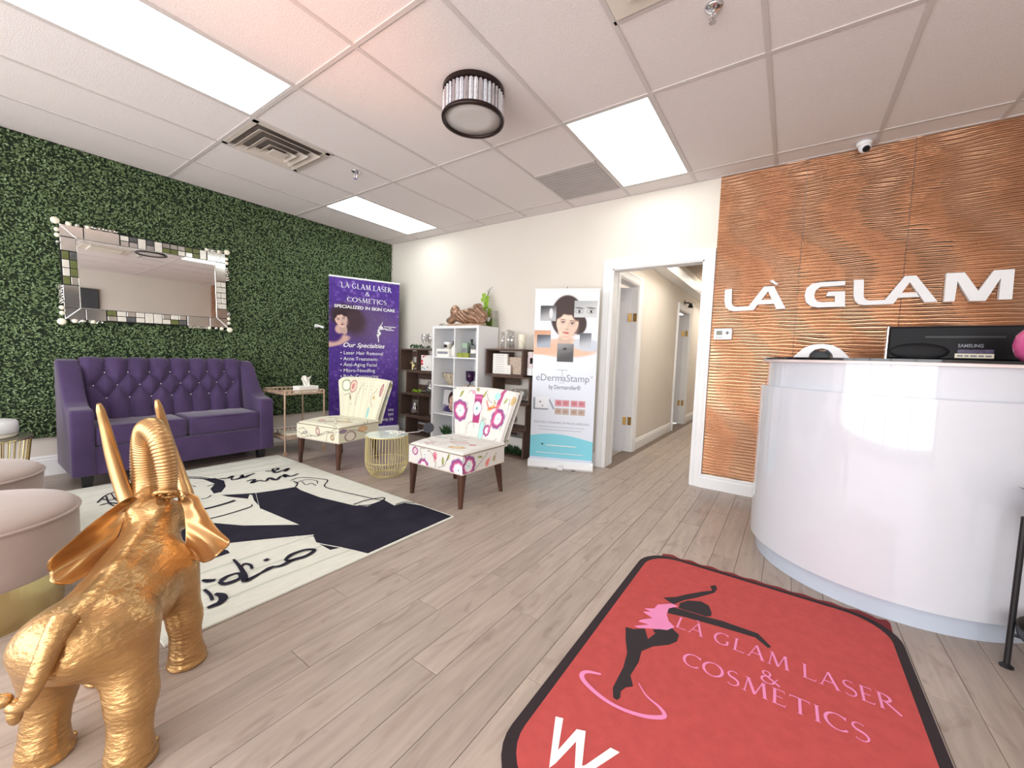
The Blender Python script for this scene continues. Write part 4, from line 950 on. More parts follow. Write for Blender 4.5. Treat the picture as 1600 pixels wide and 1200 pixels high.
# tail with tuft
P = cat_path([(-.055, 0, .445), (-.095, .002, .418), (-.122, .010, .37), (-.132, .022, .325), (-.132, .042, .292), (-.125, .062, .292)], 7)
MB().tube(P, list(np.interp(np.linspace(0, 1, len(P)), [0, .2, .6, .85, 1], [.030, .024, .017, .014, .015])), 14).build('tail', 'gold', EL, smooth=True)
b = MB(); b.sphere((-.118, .085, .303), (.016, .022, .016), 12, 8); b.sphere((-.128, .056, .272), (.014, .014, .026), 12, 8); b.sphere((-.13, .074, .312), (.010, .016, .010), 10, 6); b.build('tail_tuft', 'gold', EL, smooth=True)
for k_, (fx, fy) in enumerate(FEET):
    for a in (-.7, -.23, .23, .7): MB().sphere((fx + .006 + .053 * math.cos(a), fy + .053 * math.sin(a), .013), (.012, .013, .012), 10, 6).build('toenail', 'gold', EL, smooth=True)
# ================================================================== CHAIRS with printed floral fabric
def rosette(p, x, y, r, rot=0.0, core=(214, 236, 236)):
    dx, dy = p.u - x, p.v - y; th = np.arctan2(dy, dx) + rot; rad = np.hypot(dx, dy) / (r * (.94 + .10 * np.abs(np.cos(4 * th))))
    for lim, c in ((1, (138, 98, 150)), (.86, (164, 70, 122)), (.72, (186, 92, 142)), (.60, (228, 176, 200)), (.53, (240, 238, 240)), (.34, core), (.2, (240, 246, 246)), (.1, (120, 160, 170))):
        p.lay(1 - smoothstep(lim - .04, lim + .04, rad), c)
def pleaf(p, x, y, L_, rot, c=(150, 158, 70)):
    p.ell(x, y, L_ / 2, L_ * .2, c, rot=rot); p.ell(x, y, L_ * .38, L_ * .09, (206, 206, 130), .8, rot=rot); dx, dy = math.cos(rot) * L_ * .6, math.sin(rot) * L_ * .6; p.line([(x - dx, y - dy), (x + dx, y + dy)], .002, (96, 92, 74))
def paisley(p, x, y, r, rot, c=(206, 70, 96), c2=(240, 190, 190)):
    q = (math.cos(rot), math.sin(rot))
    for k, col_ in ((1, c), (.66, c2), (.36, c)):
        for i in range(7): p.ell(x + q[0] * r * i * .28 - q[1] * r * .1 * math.sin(i), y + q[1] * r * i * .28 + q[0] * r * .1 * math.sin(i), r * k * (1 - i * .13) * .6, r * k * (1 - i * .13) * .6, col_)
def vine(p, pts, c=(120, 104, 92)): p.line([tuple(q) for q in smooth_path(pts, 5)], .0026, c, .85)
def scatter(p, seed, W, H, n, vivid=True, base_skip=()):
    r = random.Random(seed)
    for _ in range(n):
        x, y = r.uniform(0, W), r.uniform(0, H); k = r.random(); rot = r.uniform(0, 6.28)
        if k < .35: vine(p, [(x, y), (x + r.uniform(-.1, .1), y + r.uniform(-.06, .06)), (x + r.uniform(-.2, .2), y + r.uniform(-.1, .1)), (x + r.uniform(-.2, .2), y + r.uniform(-.14, .14))])
        elif k < .6: pleaf(p, x, y, r.uniform(.035, .06), rot)
        elif k < .75: paisley(p, x, y, r.uniform(.018, .03), rot)
        elif k < .88: p.ell(x, y, .035, .016, (244, 206, 120), .8, rot=rot); p.ell(x, y, .02, .008, (214, 120, 90), .8, rot=rot)
        else: p.ell(x, y, .02, .02, (150, 200, 196), .8)
CREAM = (220, 217, 212)
def make_chair(lb, loc, rz, vivid):
    t = thing('slipper_chair', lb, 'chair', loc, rz, 'floral slipper chairs')
    bg = CREAM if vivid else (226, 222, 200)
    HW, Y0, Y1, ZB, ZT = .292, -.268, .25, .262, .402
    # --- seat: front + domed top (one strip), two sides, back
    prof = [(Y0, ZB + (ZT - ZB) * k / 18) for k in range(19)] + [(Y0 + .004, ZT + .006), (Y0 + .012, ZT + .012)] + [(Y0 + .012 + (Y1 - Y0 - .012) * k / 60, ZT + .012 + .026 * math.sin(PI * min(1, k / 60 * .9 + .06)) ** .7) for k in range(1, 61)]
    prof = np.array(prof); s_ = np.r_[0, np.cumsum(np.linalg.norm(np.diff(prof, axis=0), axis=1))]
    nu = 96; xs = np.linspace(-HW, HW, nu + 1)
    V_, C_, F_ = [], [], []
    def add(vs, rgb, nu_, nv_, flip=False):
        o = len(V_); V_.extend(vs); C_.extend(rgb)
        for j in range(nv_):
            for i in range(nu_):
                q = (o + j * (nu_ + 1) + i, o + j * (nu_ + 1) + i + 1, o + (j + 1) * (nu_ + 1) + i + 1, o + (j + 1) * (nu_ + 1) + i); F_.append(q[::-1] if flip else q)
    uu, ss = np.meshgrid(xs + HW, s_)
    p = Paint(uu, ss, bg)
    if vivid:
        rosette(p, .545, .03, .085); rosette(p, .17, -.005, .06, .3); paisley(p, .30, .105, .034, -1.57, (200, 60, 100)); paisley(p, .19, .09, .026, -1.2, (236, 236, 236), (120, 130, 130)); rosette(p, .075, .10, .034, 0, (200, 150, 130))
        pleaf(p, .385, .07, .06, 1.57); pleaf(p, .44, .11, .05, 1.2); vine(p, [(.3, 0), (.31, .05), (.25, .12), (.14, .13)]); vine(p, [(.14, .0), (.15, .06), (.13, .13)]); vine(p, [(.33, .01), (.4, .04), (.43, .1)])
        for x_, y_, rx, ry, c in ((.16, .22, .05, .018, (206, 150, 160)), (.36, .36, .085, .03, (224, 180, 180)), (.3, .42, .07, .03, (210, 226, 210)), (.44, .24, .075, .026, (226, 180, 90)), (.24, .55, .05, .02, (206, 140, 150)), (.5, .36, .03, .026, (224, 110, 120)), (.12, .4, .06, .02, (160, 196, 200))):
            p.ell(x_, y_, rx, ry, (130, 110, 110), .7, rot=.3); p.ell(x_, y_, rx * .86, ry * .8, c, .9, rot=.3); p.ell(x_, y_, rx * .5, ry * .4, bg, .8, rot=.3)
        vine(p, [(.05, .3), (.2, .26), (.3, .32), (.42, .3), (.55, .42)]); vine(p, [(.08, .5), (.2, .44), (.25, .36)]); vine(p, [(.1, .18), (.24, .2), (.3, .28)])
    else:
        for x_, y_, rx, ry, c in ((.12, .06, .035, .014, (130, 150, 168)), (.30, .09, .03, .045, (206, 160, 150)), (.50, .05, .028, .03, (176, 140, 90)), (.28, .26, .10, .026, (200, 170, 160)), (.46, .33, .09, .03, (228, 178, 100)), (.2, .44, .08, .02, (190, 180, 190)), (.4, .46, .05, .02, (200, 200, 150))):
            p.ell(x_, y_, rx, ry, (140, 122, 116), .8, rot=.2); p.ell(x_, y_, rx * .82, ry * .8, c, .7, rot=.2); p.ell(x_, y_, rx * .5, ry * .4, bg, .8, rot=.2)
        vine(p, [(.02, .08), (.1, .1), (.2, .04), (.32, .05), (.42, .1), (.55, .08)]); vine(p, [(.05, .02), (.1, .05), (.16, .03)]); vine(p, [(.42, .0), (.44, .08), (.56, .11)]); vine(p, [(.05, .2), (.2, .28), (.35, .22), (.55, .3)]); scatter(p, 5, .58, .6, 9)
    yy = np.array([q[0] for q in prof])[:, None] + 0 * uu; zz = np.array([q[1] for q in prof])[:, None] + 0 * uu
    ex = np.minimum(1, (HW - np.abs(uu - HW)) / .05); zz = zz - np.where(zz > ZT, (1 - np.sqrt(np.clip(1 - (1 - ex) ** 2, 0, 1))) * (zz - ZT), 0)
    add(list(zip((uu - HW).ravel(), yy.ravel(), zz.ravel())), p.c.reshape(-1, 3), nu, len(prof) - 1)
    for sg in (1, -1):
        ny, nz = 84, 24; a, c_ = np.meshgrid(np.linspace(Y0, Y1, ny + 1), np.linspace(ZB, ZT, nz + 1)); p = Paint(a - Y0, c_ - ZB, bg)
        if vivid:
            rosette(p, .07, .055, .078); rosette(p, .0, .11, .05); paisley(p, .29, .03, .036, .9, (226, 90, 84)); paisley(p, .38, .05, .03, 1.1, (150, 130, 110), (214, 206, 160)); pleaf(p, .2, .10, .05, -.2); vine(p, [(.12, .0), (.2, .05), (.3, .12)])
        else:
            p.ell(.14, .05, .07, .05, (120, 100, 96)); p.ell(.14, .05, .058, .042, (232, 222, 210)); p.ell(.3, .1, .06, .03, (214, 160, 110)); p.ell(.3, .1, .045, .02, (226, 190, 150)); vine(p, [(.02, .12), (.2, .1), (.4, .03)]); p.ell(.05, .11, .05, .02, (150, 130, 150))
        zf = c_ + np.where(c_ > ZT - 1e-6, .0, 0)
        add(list(zip(np.full(a.size, sg * HW), a.ravel(), zf.ravel())), p.c.reshape(-1, 3), ny, nz, sg < 0)
    # bottom
    o = len(V_); V_.extend([(-HW, Y0, ZB), (HW, Y0, ZB), (HW, Y1, ZB), (-HW, Y1, ZB), (-HW, Y1, ZT + .02), (HW, Y1, ZT + .02)]); C_.extend([bg] * 6); F_.extend([(o + 3, o + 2, o + 1, o), (o + 2, o + 3, o + 4, o + 5)])
    so = link_mesh('seat', V_, F_, 'fabric_print', t, True); set_print(so, np.array(C_, float) / 255)
    mod = so.data
    try: mod.set_sharp_from_angle(angle=math.radians(40))
    except Exception: pass
    # piping and studded hem
    MB().tube([(-HW, Y1, ZT), (-HW, Y0, ZT + .003), (HW, Y0, ZT + .003), (HW, Y1, ZT)], .0045, 6).build('piping', mat('chair_piping', (150, 136, 120), .8), so)
    MB().tube([(-HW, Y1, ZB), (-HW, Y0, ZB), (HW, Y0, ZB), (HW, Y1, ZB)], .005, 6).build('studded_hem', mat('chair_hem', (206, 190, 182), .6, var=.4, scale=160), so)
    # --- back: flared, wrapped, vertical channels
    nu, nv = 110, 74; U, Vv = np.meshgrid(np.linspace(-1, 1, nu + 1), np.linspace(0, 1, nv + 1))
    hw = .262 + .118 * Vv ** 1.15 - .02 * smoothstep(.9, 1, Vv)
    xb = U * hw; zb = .375 + .465 * Vv + .018 * (1 - U ** 2) * Vv; ch = np.abs(np.sin(U * PI * 3.5))
    yb = .225 + .105 * Vv - .035 * np.abs(U) ** 2.5 * Vv + .012 * (1 - ch ** .5) * smoothstep(0, .1, Vv) * (np.abs(U) < .86)
    roll = smoothstep(.9, 1.0, Vv); yb = yb + .035 * roll ** 2; roll2 = smoothstep(.93, 1.0, np.abs(U)); yb = yb + .03 * roll2 ** 2
    W_, H_ = .76, .47; p = Paint((U + 1) / 2 * W_, (1 - Vv) * H_, bg)
    if vivid:
        rosette(p, .10, .21, .095); rosette(p, .615, .24, .085, .4); p.rect(.27, .37, .06, .30, (172, 62, 118)); p.rect(.275, .365, .075, .1, (206, 110, 160)); p.ell(.32, .18, .055, .065, (138, 98, 150)); p.ell(.32, .18, .05, .058, (248, 246, 244)); p.ell(.32, .18, .03, .034, (214, 232, 232)); p.ell(.32, .18, .012, .014, (90, 160, 160))
        p.ell(.425, .37, .04, .11, (120, 116, 116), .8); p.ell(.425, .37, .034, .10, (176, 222, 214)); rosette(p, .505, .35, .05, .8); p.line([(.60, .0), (.585, .06), (.575, .13), (.565, .25), (.53, .35)], .012, (206, 96, 140), .9); p.line([(.60, .0), (.585, .06), (.575, .13)], .018, (176, 74, 124), .9)
        p.ell(.545, .06, .035, .03, (170, 222, 214)); p.ell(.50, .16, .05, .016, (206, 160, 80), rot=-.5); p.ell(.50, .16, .03, .008, (236, 206, 130), rot=-.5); p.line([(.43, .11), (.47, .17), (.56, .15)], .006, (206, 90, 90)); p.ell(.575, .14, .016, .016, (232, 120, 130))
        for a in ((.12, .06, .06, -1.0), (.39, .055, .06, -1.0), (.29, .02, .05, .4), (.655, .08, .05, -1.1), (.53, .11, .035, .9)): pleaf(p, *a)
        for q in ([(.2, .05), (.23, .03), (.27, .04), (.28, .08)], [(.17, .25), (.2, .2), (.19, .13)], [(.2, .40), (.22, .32), (.28, .3), (.32, .34)], [(.42, .05), (.45, .1), (.5, .12)], [(.69, .06), (.71, .2), (.68, .33)], [(.4, .25), (.46, .26), (.47, .33)], [(.68, .4), (.6, .44), (.5, .43)]): vine(p, q)
        p.ell(.735, .07, .02, .04, (206, 180, 130)); paisley(p, .25, .04, .024, .6, (214, 130, 180))
    else:
        p.ell(.13, .09, .065, .062, (110, 140, 80)); p.ell(.13, .09, .054, .052, (232, 228, 214)); p.ell(.235, .10, .05, .07, (176, 120, 120), rot=.3); p.ell(.235, .10, .04, .058, (226, 200, 180), rot=.3); p.ell(.235, .1, .018, .035, (196, 130, 130), rot=.3); p.ell(.70, .11, .025, .07, (150, 100, 110)); p.ell(.70, .11, .016, .05, (206, 160, 150))
        for i in range(26): p.ell(.34 + .05 * (i % 5) + .012 * (i // 5 % 2), .06 + .03 * (i // 5), .006, .003, (110, 116, 90))
        p.ell(.56, .36, .02, .06, (150, 200, 200)); pleaf(p, .2, .22, .06, 1.0, (130, 120, 80)); vine(p, [(.1, .2), (.2, .18), (.22, .3)]); vine(p, [(.62, .1), (.56, .2), (.6, .3)]); p.ell(.6, .2, .015, .02, (196, 160, 90)); vine(p, [(.3, .3), (.32, .2), (.38, .06)])
    yback = .225 + .105 * Vv - .035 * np.abs(U) ** 2.5 * Vv + .075 + .02 * (1 - Vv) + .01 * roll2; yback = np.maximum(yback, yb + .012)
    V_, C_, F_ = [], [], []
    add(list(zip(xb.ravel(), yb.ravel(), zb.ravel())), p.c.reshape(-1, 3), nu, nv)
    pb = Paint((U + 1) / 2 * W_, (1 - Vv) * H_, bg); scatter(pb, 9 if vivid else 4, W_, H_, 26)
    add(list(zip(xb.ravel(), yback.ravel(), (zb - .004).ravel())), pb.c.reshape(-1, 3), nu, nv, True)
    w = nu + 1; o2 = w * (nv + 1)
    rim = [j * w for j in range(nv + 1)] + [nv * w + i for i in range(1, w)] + [j * w + nu for j in range(nv - 1, -1, -1)] + [i for i in range(nu - 1, -1, -1)]
    F_.extend([(rim[i], o2 + rim[i], o2 + rim[(i + 1) % len(rim)], rim[(i + 1) % len(rim)]) for i in range(len(rim))])
    bo = link_mesh('backrest', V_, F_, 'fabric_print', t, True); set_print(bo, np.array(C_, float) / 255)
    for lx, ly, sx, sy in ((-.262, -.238, -.004, -.012), (.262, -.238, .004, -.012), (-.25, .215, -.012, .045), (.25, .215, .012, .045)):
        MB().frustum((lx + sx, ly + sy, 0), .017, (lx, ly, ZB + .004), .034, 8, 0).build('leg', 'darkwood', t)
make_chair('floral slipper chair with vivid magenta flowers in front of the white shelf', (-2.207, 2.42, 0), 0, True)
make_chair('pale floral slipper chair with a channelled back before the purple banner', (-3.79, 2.338, 0), math.radians(10), False)

# ================================================================== wire drum table with glass top
t = thing('wire_drum_table', 'round pale gold wire table between the two floral chairs', 'table', (-3.045, 2.36, 0))
prof = [(.125, .004), (.155, .03), (.18, .075), (.192, .13), (.193, .2), (.188, .372)]
pp_ = smooth_path([(r, 0, z) for r, z in prof], 4)
wd = None
for i in range(44):
    if wd is None: o = MB().tube(pp_, .0028, 5).build('wire', 'goldwire', t); wd = o.data
    else: o = bpy.data.objects.new('wire', wd); col.objects.link(o); o.parent = t
    o.rotation_euler = (0, 0, 2 * PI * i / 44)
for r, z, w in ((.188, .373, .005), (.193, .14, .003), (.125, .005, .004), (.09, .005, .003)): MB().tube([(r * math.cos(a), r * math.sin(a), z) for a in np.linspace(0, 2 * PI, 40, endpoint=False)], w, 6, closed=True).build('ring', 'goldwire', t)
MB().disc_solid(.186, .376, .382, 40).build('glass_top', mat('frosted_glass_top', (206, 218, 214), .12), t)
b = MB(); r = random.Random(2)
for i in range(70):
    a, q = r.uniform(0, 6.28), r.uniform(0, .08); x0, y0 = .07 + q * math.cos(a), .05 + q * .7 * math.sin(a); pts = [(x0, y0, .385)]
    for k_ in range(3): pts.append((pts[-1][0] + r.uniform(-.03, .03), pts[-1][1] + r.uniform(-.03, .03), .385 + r.uniform(.0, .03)))
    b.tube(pts, .0025, 4)
tag(b.build('shredded_paper', 'paper'), 'tangle of white paper shreds on the wire drum table', 'decoration').location = (-3.045, 2.36, 0)
hm = thing('hand_mirror', 'small round black hand mirror with a silver handle on the wire table', 'mirror', (-2.93, 2.44, .392))
dv = np.array([.80, .60, 0]); MB().tube([(0, 0, 0), tuple(dv * .16 + [0, 0, .02]), tuple(dv * .2 + [0, 0, .045])], [.005, .004, .003], 8).build('handle', 'chrome', hm)
b = MB(); c_ = dv * .245 + np.array([0, 0, .06]); nrm = np.array([.50, -.78, .37]); nrm /= np.linalg.norm(nrm); b.tube([c_ - nrm * .006, c_ + nrm * .006], .05, 24); b.build('head', 'black', hm); b = MB(); b.tube([c_ + nrm * .006, c_ + nrm * .0075], .04, 24); b.build('glass', mat('dark_glass', (60, 62, 70), .05, metal=.6), hm)

# ================================================================== bar cart with tissue box
t = thing('bar_cart', 'pale gold metal bar cart with dotted gallery rails beside the sofa', 'cart', (-4.56, 2.262, 0))
hx, hy = .235, .215
for sx in (-1, 1):
    for sy in (-1, 1):
        MB().tube([(sx * hx, sy * hy, .05), (sx * hx, sy * hy, .70)], .009, 8).build('post', 'rosegold', t)
        b = MB(); b.tube([(sx * hx - .008, sy * hy, .026), (sx * hx + .008, sy * hy, .026)], .026, 16); wl = b.build('caster', 'rosegold', t); MB().tube([(sx * hx, sy * hy, .026), (sx * hx, sy * hy, .055)], .006, 6).build('caster_stem', 'chrome', wl)
def dotted_tray(z, nm):
    MB().box(-hx, hx, -hy, hy, z, z + .008).build(nm, mat('tray_glass', (150, 140, 130), .1, var=.05), t)
    for a0, a1 in (((-hx, -hy), (hx, -hy)), ((hx, -hy), (hx, hy)), ((hx, hy), (-hx, hy)), ((-hx, hy), (-hx, -hy))):
        b = MB()
        for zz in (z + .006, z + .044): b.tube([(*a0, zz), (*a1, zz)], .006, 6)
        for k_ in range(9):
            f_ = (k_ + .5) / 9; c_ = np.array([a0[0] + (a1[0] - a0[0]) * f_, a0[1] + (a1[1] - a0[1]) * f_, z + .025]); e_ = np.array([a1[0] - a0[0], a1[1] - a0[1], 0]); e_ = e_ / np.linalg.norm(e_)
            b.tube([c_ + .019 * (math.cos(q) * e_ + math.sin(q) * np.array([0, 0, 1])) for q in np.linspace(0, 2 * PI, 12, endpoint=False)], .0045, 5, closed=True)
        b.build('gallery_rail', 'rosegold', t)
dotted_tray(.655, 'top_tray'); dotted_tray(.175, 'lower_tray')
tb = thing('tissue_box', 'white tissue box with a tissue standing up on the bar cart', 'tissue box', (-4.44, 2.33, .664), .1)
MB().box(-.06, .06, -.115, .115, 0, .075).build('box', 'paper', tb, bevel=.003, seg=1)
b = MB(); b.grid(lambda u_, v: ((u_ - .5) * .03 + .012 * math.sin(v * 9 + u_ * 5), (v - .5) * (.05 + .05 * u_ ** .5), .07 + .11 * u_ + .012 * math.sin(v * 7)), 12, 16); b.grid(lambda u_, v: ((.5 - u_) * .04 + .01 * math.sin(v * 8), (v - .5) * (.06 + .03 * u_), .07 + .09 * u_), 10, 12)
b.build('tissue', 'paper', tb, smooth=True)
bs = thing('cart_box', 'cream and gold flat box lying on the lower tray of the bar cart', 'box', (-4.47, 2.18, .184)); MB().box(-.12, .12, -.09, .09, 0, .05).build('carton', 'cream', bs, bevel=.003, seg=1); MB().box(-.121, .121, -.091, .091, .018, .03).build('band', 'rosegold', bs)

# ================================================================== gold wire side table far left
t = thing('wire_side_table', 'round gold wire side table at the far left before the green wall', 'table', (-4.57, .145, 0))
w0 = None
for i in range(40):
    if w0 is None: o = MB().tube([(.215, 0, .006), (.19, 0, .2), (.215, 0, .44)], .004, 5).build('wire', 'goldbrass', t); w0 = o.data
    else: o = bpy.data.objects.new('wire', w0); col.objects.link(o); o.parent = t
    o.rotation_euler = (0, 0, 2 * PI * i / 40)
MB().disc_solid(.222, .44, .452, 44).build('top', mat('table_top_grey', (120, 116, 104), .15), t)
for z, r in ((.008, .215), (.44, .217)): MB().tube([(r * math.cos(a), r * math.sin(a), z) for a in np.linspace(0, 2 * PI, 40, endpoint=False)], .007, 6, closed=True).build('ring', 'goldbrass', t)
t = thing('white_jewel_box', 'round white lidded box on the wire side table', 'box', (-4.56, .125, .453))
MB().lathe([(.001, 0), (.165, 0), (.172, .01), (.172, .028)], 40).build('base', 'cream', t, smooth=True); MB().lathe([(.172, .03), (.178, .035), (.178, .10), (.168, .115), (.12, .12), (.001, .121)], 40).build('lid', 'white', t, smooth=True)

# ================================================================== WALL MIRROR on the green wall
YM, ZM, MWd, MHt = 1.195, 1.733, 1.285, .885
mir = thing('wall_mirror', 'rectangular wall mirror in a mosaic and silver frame above the loveseat', 'mirror', (-5.052, YM, ZM))
mir.rotation_euler = (math.radians(.9), math.radians(-.4), 0)
hw_, hh_ = MWd / 2, MHt / 2; iw, ih = hw_ - .145, hh_ - .150
MB().box(-.02, .004, -hw_ + .045, hw_ - .045, -hh_ + .045, hh_ - .045).build('backing', 'grout', mir)
MB().box(.004, .009, -iw, iw, -ih, ih).build('mirror_glass', 'mirror', mir)
def strip(y0, y1, z0, z1, m, nm, th=.008): return MB().box(.004, .004 + th, min(y0, y1), max(y0, y1), min(z0, z1), max(z0, z1)).build(nm, m, mir, bevel=.0015, seg=1)
ow, oh = hw_ - .05, hh_ - .05
r = random.Random(11)
def mosaic(y0, y1, z0, z1, along):
    n = int(round((max(y1 - y0, 0) if along == 'y' else z1 - z0) / .062)); 
    for k_ in range(n):
        if along == 'y': a, b_ = y0 + (y1 - y0) * k_ / n, y0 + (y1 - y0) * (k_ + 1) / n; cells = [(a, b_, z0, (z0 + z1) / 2), (a, b_, (z0 + z1) / 2, z1)]
        else: a, b_ = z0 + (z1 - z0) * k_ / n, z0 + (z1 - z0) * (k_ + 1) / n; cells = [(y0, (y0 + y1) / 2, a, b_), ((y0 + y1) / 2, y1, a, b_)]
        if r.random() < .22: cells = [(cells[0][0], cells[1][1], cells[0][2], cells[1][3])]
        for c_ in cells: strip(c_[0] + .003, c_[1] - .003, c_[2] + .003, c_[3] - .003, r.choice(['olive', 'greytile', 'pearltile', 'pearltile', 'silvertile']) if len(cells) > 1 else 'pearltile', 'mosaic_tile', .007)
Lf = lambda f: -ow + 2 * ow * f
Vz = lambda f: oh - 2 * oh * f
# top rail
strip(Lf(0), Lf(.115), ih + .004, oh, 'silvertile', 'silver_strip'); strip(Lf(.12), Lf(.305), ih + .004, oh, 'silvertile', 'silver_strip'); mosaic(Lf(.31), Lf(.86), ih + .002, oh - .002, 'y'); strip(Lf(.865), Lf(1), ih + .004, oh, 'silvertile', 'silver_strip')
# bottom rail
strip(Lf(0), Lf(.10), -ih - .004, -oh, 'silvertile', 'silver_strip'); strip(Lf(.105), Lf(.21), -ih - .004, -oh, 'silvertile', 'silver_strip'); mosaic(Lf(.215), Lf(.70), -oh + .002, -ih - .002, 'y'); strip(Lf(.705), Lf(.86), -ih - .004, -oh, 'silvertile', 'silver_strip'); strip(Lf(.865), Lf(1), -ih - .004, -oh, 'silvertile', 'silver_strip')
# sides
strip(-ow, -iw - .004, Vz(.13), Vz(.27), 'silvertile', 'silver_strip'); mosaic(-ow + .002, -iw - .002, Vz(.63), Vz(.275), 'z'); strip(-ow, -iw - .004, Vz(.635), Vz(.87), 'silvertile', 'silver_strip')
strip(iw + .004, ow, Vz(.13), Vz(.38), 'silvertile', 'silver_strip'); mosaic(iw + .002, ow - .002, Vz(.75), Vz(.385), 'z'); strip(iw + .004, ow, Vz(.755), Vz(.87), 'silvertile', 'silver_strip')
for a, b_ in (((-ow, -iw), (oh, ih)), ((ow, iw), (oh, ih)), ((-ow, -iw), (-oh, -ih)), ((ow, iw), (-oh, -ih))): MB().tube([(.013, a[0], b_[0]), (.013, a[1], b_[1])], .0045, 6).build('mitre_bead', 'white', mir)
for y0, y1, z0, z1 in ((-iw, iw, ih, ih), (-iw, iw, -ih, -ih), (-iw, -iw, -ih, ih), (iw, iw, -ih, ih)): MB().tube([(.012, y0, z0), (.012, y1, z1)], .0035, 6).build('inner_bead', 'silvertile', mir)
def cab(y, z, rad, m='cream'): MB().sphere((.006, y, z), (.012, rad, rad), 14, 8).build('cabochon', m, mir, smooth=True)
for sy in (-1, 1):
    for sz in (-1, 1):
        cab(sy * (ow + .02), sz * (oh + .022), .028)
        for k_, q in enumerate((.05, .095, .15)): cab(sy * (ow + .014), sz * (oh - q), .018 if k_ < 2 else .013, 'cream' if k_ < 2 else 'silvertile'); cab(sy * (ow - q * 1.1), sz * (oh + .012), .016 if k_ else .019, 'cream' if k_ % 2 == 0 else 'silvertile')
def scroll(y0, z0, y1, z1, n_):
    for i in range(n_):
        f_ = (i + .5) / n_; cy, cz = y0 + (y1 - y0) * f_, z0 + (z1 - z0) * f_
        rad = .014 + .005 * math.sin(i * 2.1); MB().tube([(.008, cy + rad * math.cos(q) * (1 - q / 12), cz + rad * math.sin(q) * (1 - q / 12)) for q in np.linspace(0, 9, 16)], .0038, 5).build('filigree_scroll', 'silvertile', mir)
scroll(Lf(.12), oh + .014, Lf(.30), oh + .014, 9); scroll(Lf(.87), oh + .012, Lf(.98), oh + .012, 5); scroll(Lf(.71), -oh - .014, Lf(.86), -oh - .014, 8); scroll(-ow - .016, Vz(.64), -ow - .016, Vz(.84), 7); scroll(ow + .014, Vz(.2), ow + .014, Vz(.36), 5); scroll(ow + .014, Vz(.78), ow + .014, Vz(.9), 4); scroll(Lf(.02), -oh - .012, Lf(.2), -oh - .012, 6)
# small white bracket on the greenery beside the banner
t = thing('wall_hook', 'small white bracket sticking out of the greenery beside the purple banner', 'hook', (-5.075, 2.80, 1.455)); MB().tube([(0, 0, 0), (.05, .0, .0), (.09, .05, -.02)], .014, 8).build('arm', 'white', t); MB().box(-.01, .012, -.02, .02, -.02, .02).build('plate', 'white', t)
# ================================================================== ROLL-UP BANNERS
def banner(name, lb, pl, pr, H, paint, step=.0062):
    """pl, pr: left and right foot (x, y) seen from the front; local x along the banner, -y towards the viewer"""
    dx, dy = pr[0] - pl[0], pr[1] - pl[1]; W = math.hypot(dx, dy); t = thing(name, lb, 'banner', (pl[0], pl[1], 0), math.atan2(dy, dx))
    b = MB(); b.prism([(-.035, .0), (-.05, .02), (-.045, .065), (-.015, .085), (.035, .085), (.05, .03), (.045, .0)], -.012, W + .012, lambda a, c, h_: (h_, a, c)); b.build('base_cassette', 'white', t)
    for fx in (.18, W - .18): MB().box(fx - .02, fx + .02, -.056, .14, 0, .008).build('foot', 'greycard', t)
    MB().tube([(W / 2, .03, .08), (W / 2, .03, H - .005)], .009, 8).build('support_pole', 'chrome', t)
    MB().box(-.005, W + .005, -.012, .014, H - .022, H).build('top_rail', 'white', t, bevel=.004, seg=1); MB().tube([(W / 2, .0, H), (W / 2, 0, H + .02)], .005, 6).build('pole_tip', 'chrome', t)
    g = painted_grid('printed_sheet', W, H - .105, step, lambda u, v: paint(u, v, W, H - .105), 'banner_print', t, lambda a, c, h_: (a, -.004 - h_, H - .022 + c))
    MB().box(0, W, -.0025, .001, .085, H - .022).build('sheet_back', 'paper', t)
    place = lambda x0, vdown: (lambda a, c, h_: (x0 + a, -.0045 - h_, H - .022 - vdown + c))
    return t, g, W, H - .105, place
def purple_paint(u, v, W, H):
    p = Paint(u, v, (74, 44, 134)); r = random.Random(4)
    for i in range(900):
        x, y, q = r.uniform(0, W), r.uniform(0, H), r.uniform(.008, .024); p.ell(x, y, q, q, r.choice([(112, 78, 170), (52, 26, 104), (96, 60, 156), (140, 108, 188), (62, 34, 116), (160, 130, 200)]), .5, .35)
    p.ell(W * .55, H * .30, W * .42, H * .14, (96, 78, 110), .8, .6); p.ell(W * .95, H * .45, W * .35, H * .2, (132, 104, 176), .45, .7)
    # reclining woman: dark hair, bare shoulder, purple dress
    p.ell(W * .24, H * .255, W * .23, H * .085, (52, 34, 44), 1, .25, .3); p.ell(W * .36, H * .29, W * .15, H * .08, (70, 50, 60), .8, .4)
    p.ell(W * .05, H * .415, W * .24, H * .035, (206, 168, 158), 1, .15, -.25); p.ell(W * .04, H * .36, W * .14, H * .06, (66, 34, 112), 1, .2, .5); p.ell(W * .14, H * .335, W * .06, H * .03, (206, 168, 158), 1, .2)
    p.face(W * .165, H * .275, .105, (222, 186, 174), (48, 30, 38), (110, 30, 50), -.25)
    return p.c
bt, bg_, BW, BH, pl_ = banner('roll_up_banner', 'purple roll-up banner listing laser and skin care specialties in the corner', (-5.028, 2.945), (-4.672, 3.80), 2.135, purple_paint)
serif_text('LÀ GLAM LASER', 'lettering', 'whiteprint', bg_, pl_(BW * .52, .125), .068, .67); serif_text('&', 'lettering', 'whiteprint', bg_, pl_(BW * .53, .208), .055, .06); serif_text('COSMETICS', 'lettering', 'whiteprint', bg_, pl_(BW * .525, .305), .062, .53)
font_mesh('SPECIALIZED IN SKIN CARE', 'lettering', 'whiteprint', bg_, pl_(BW * .50, .395), .058, 'CENTER', width=.80, bold=.0010)
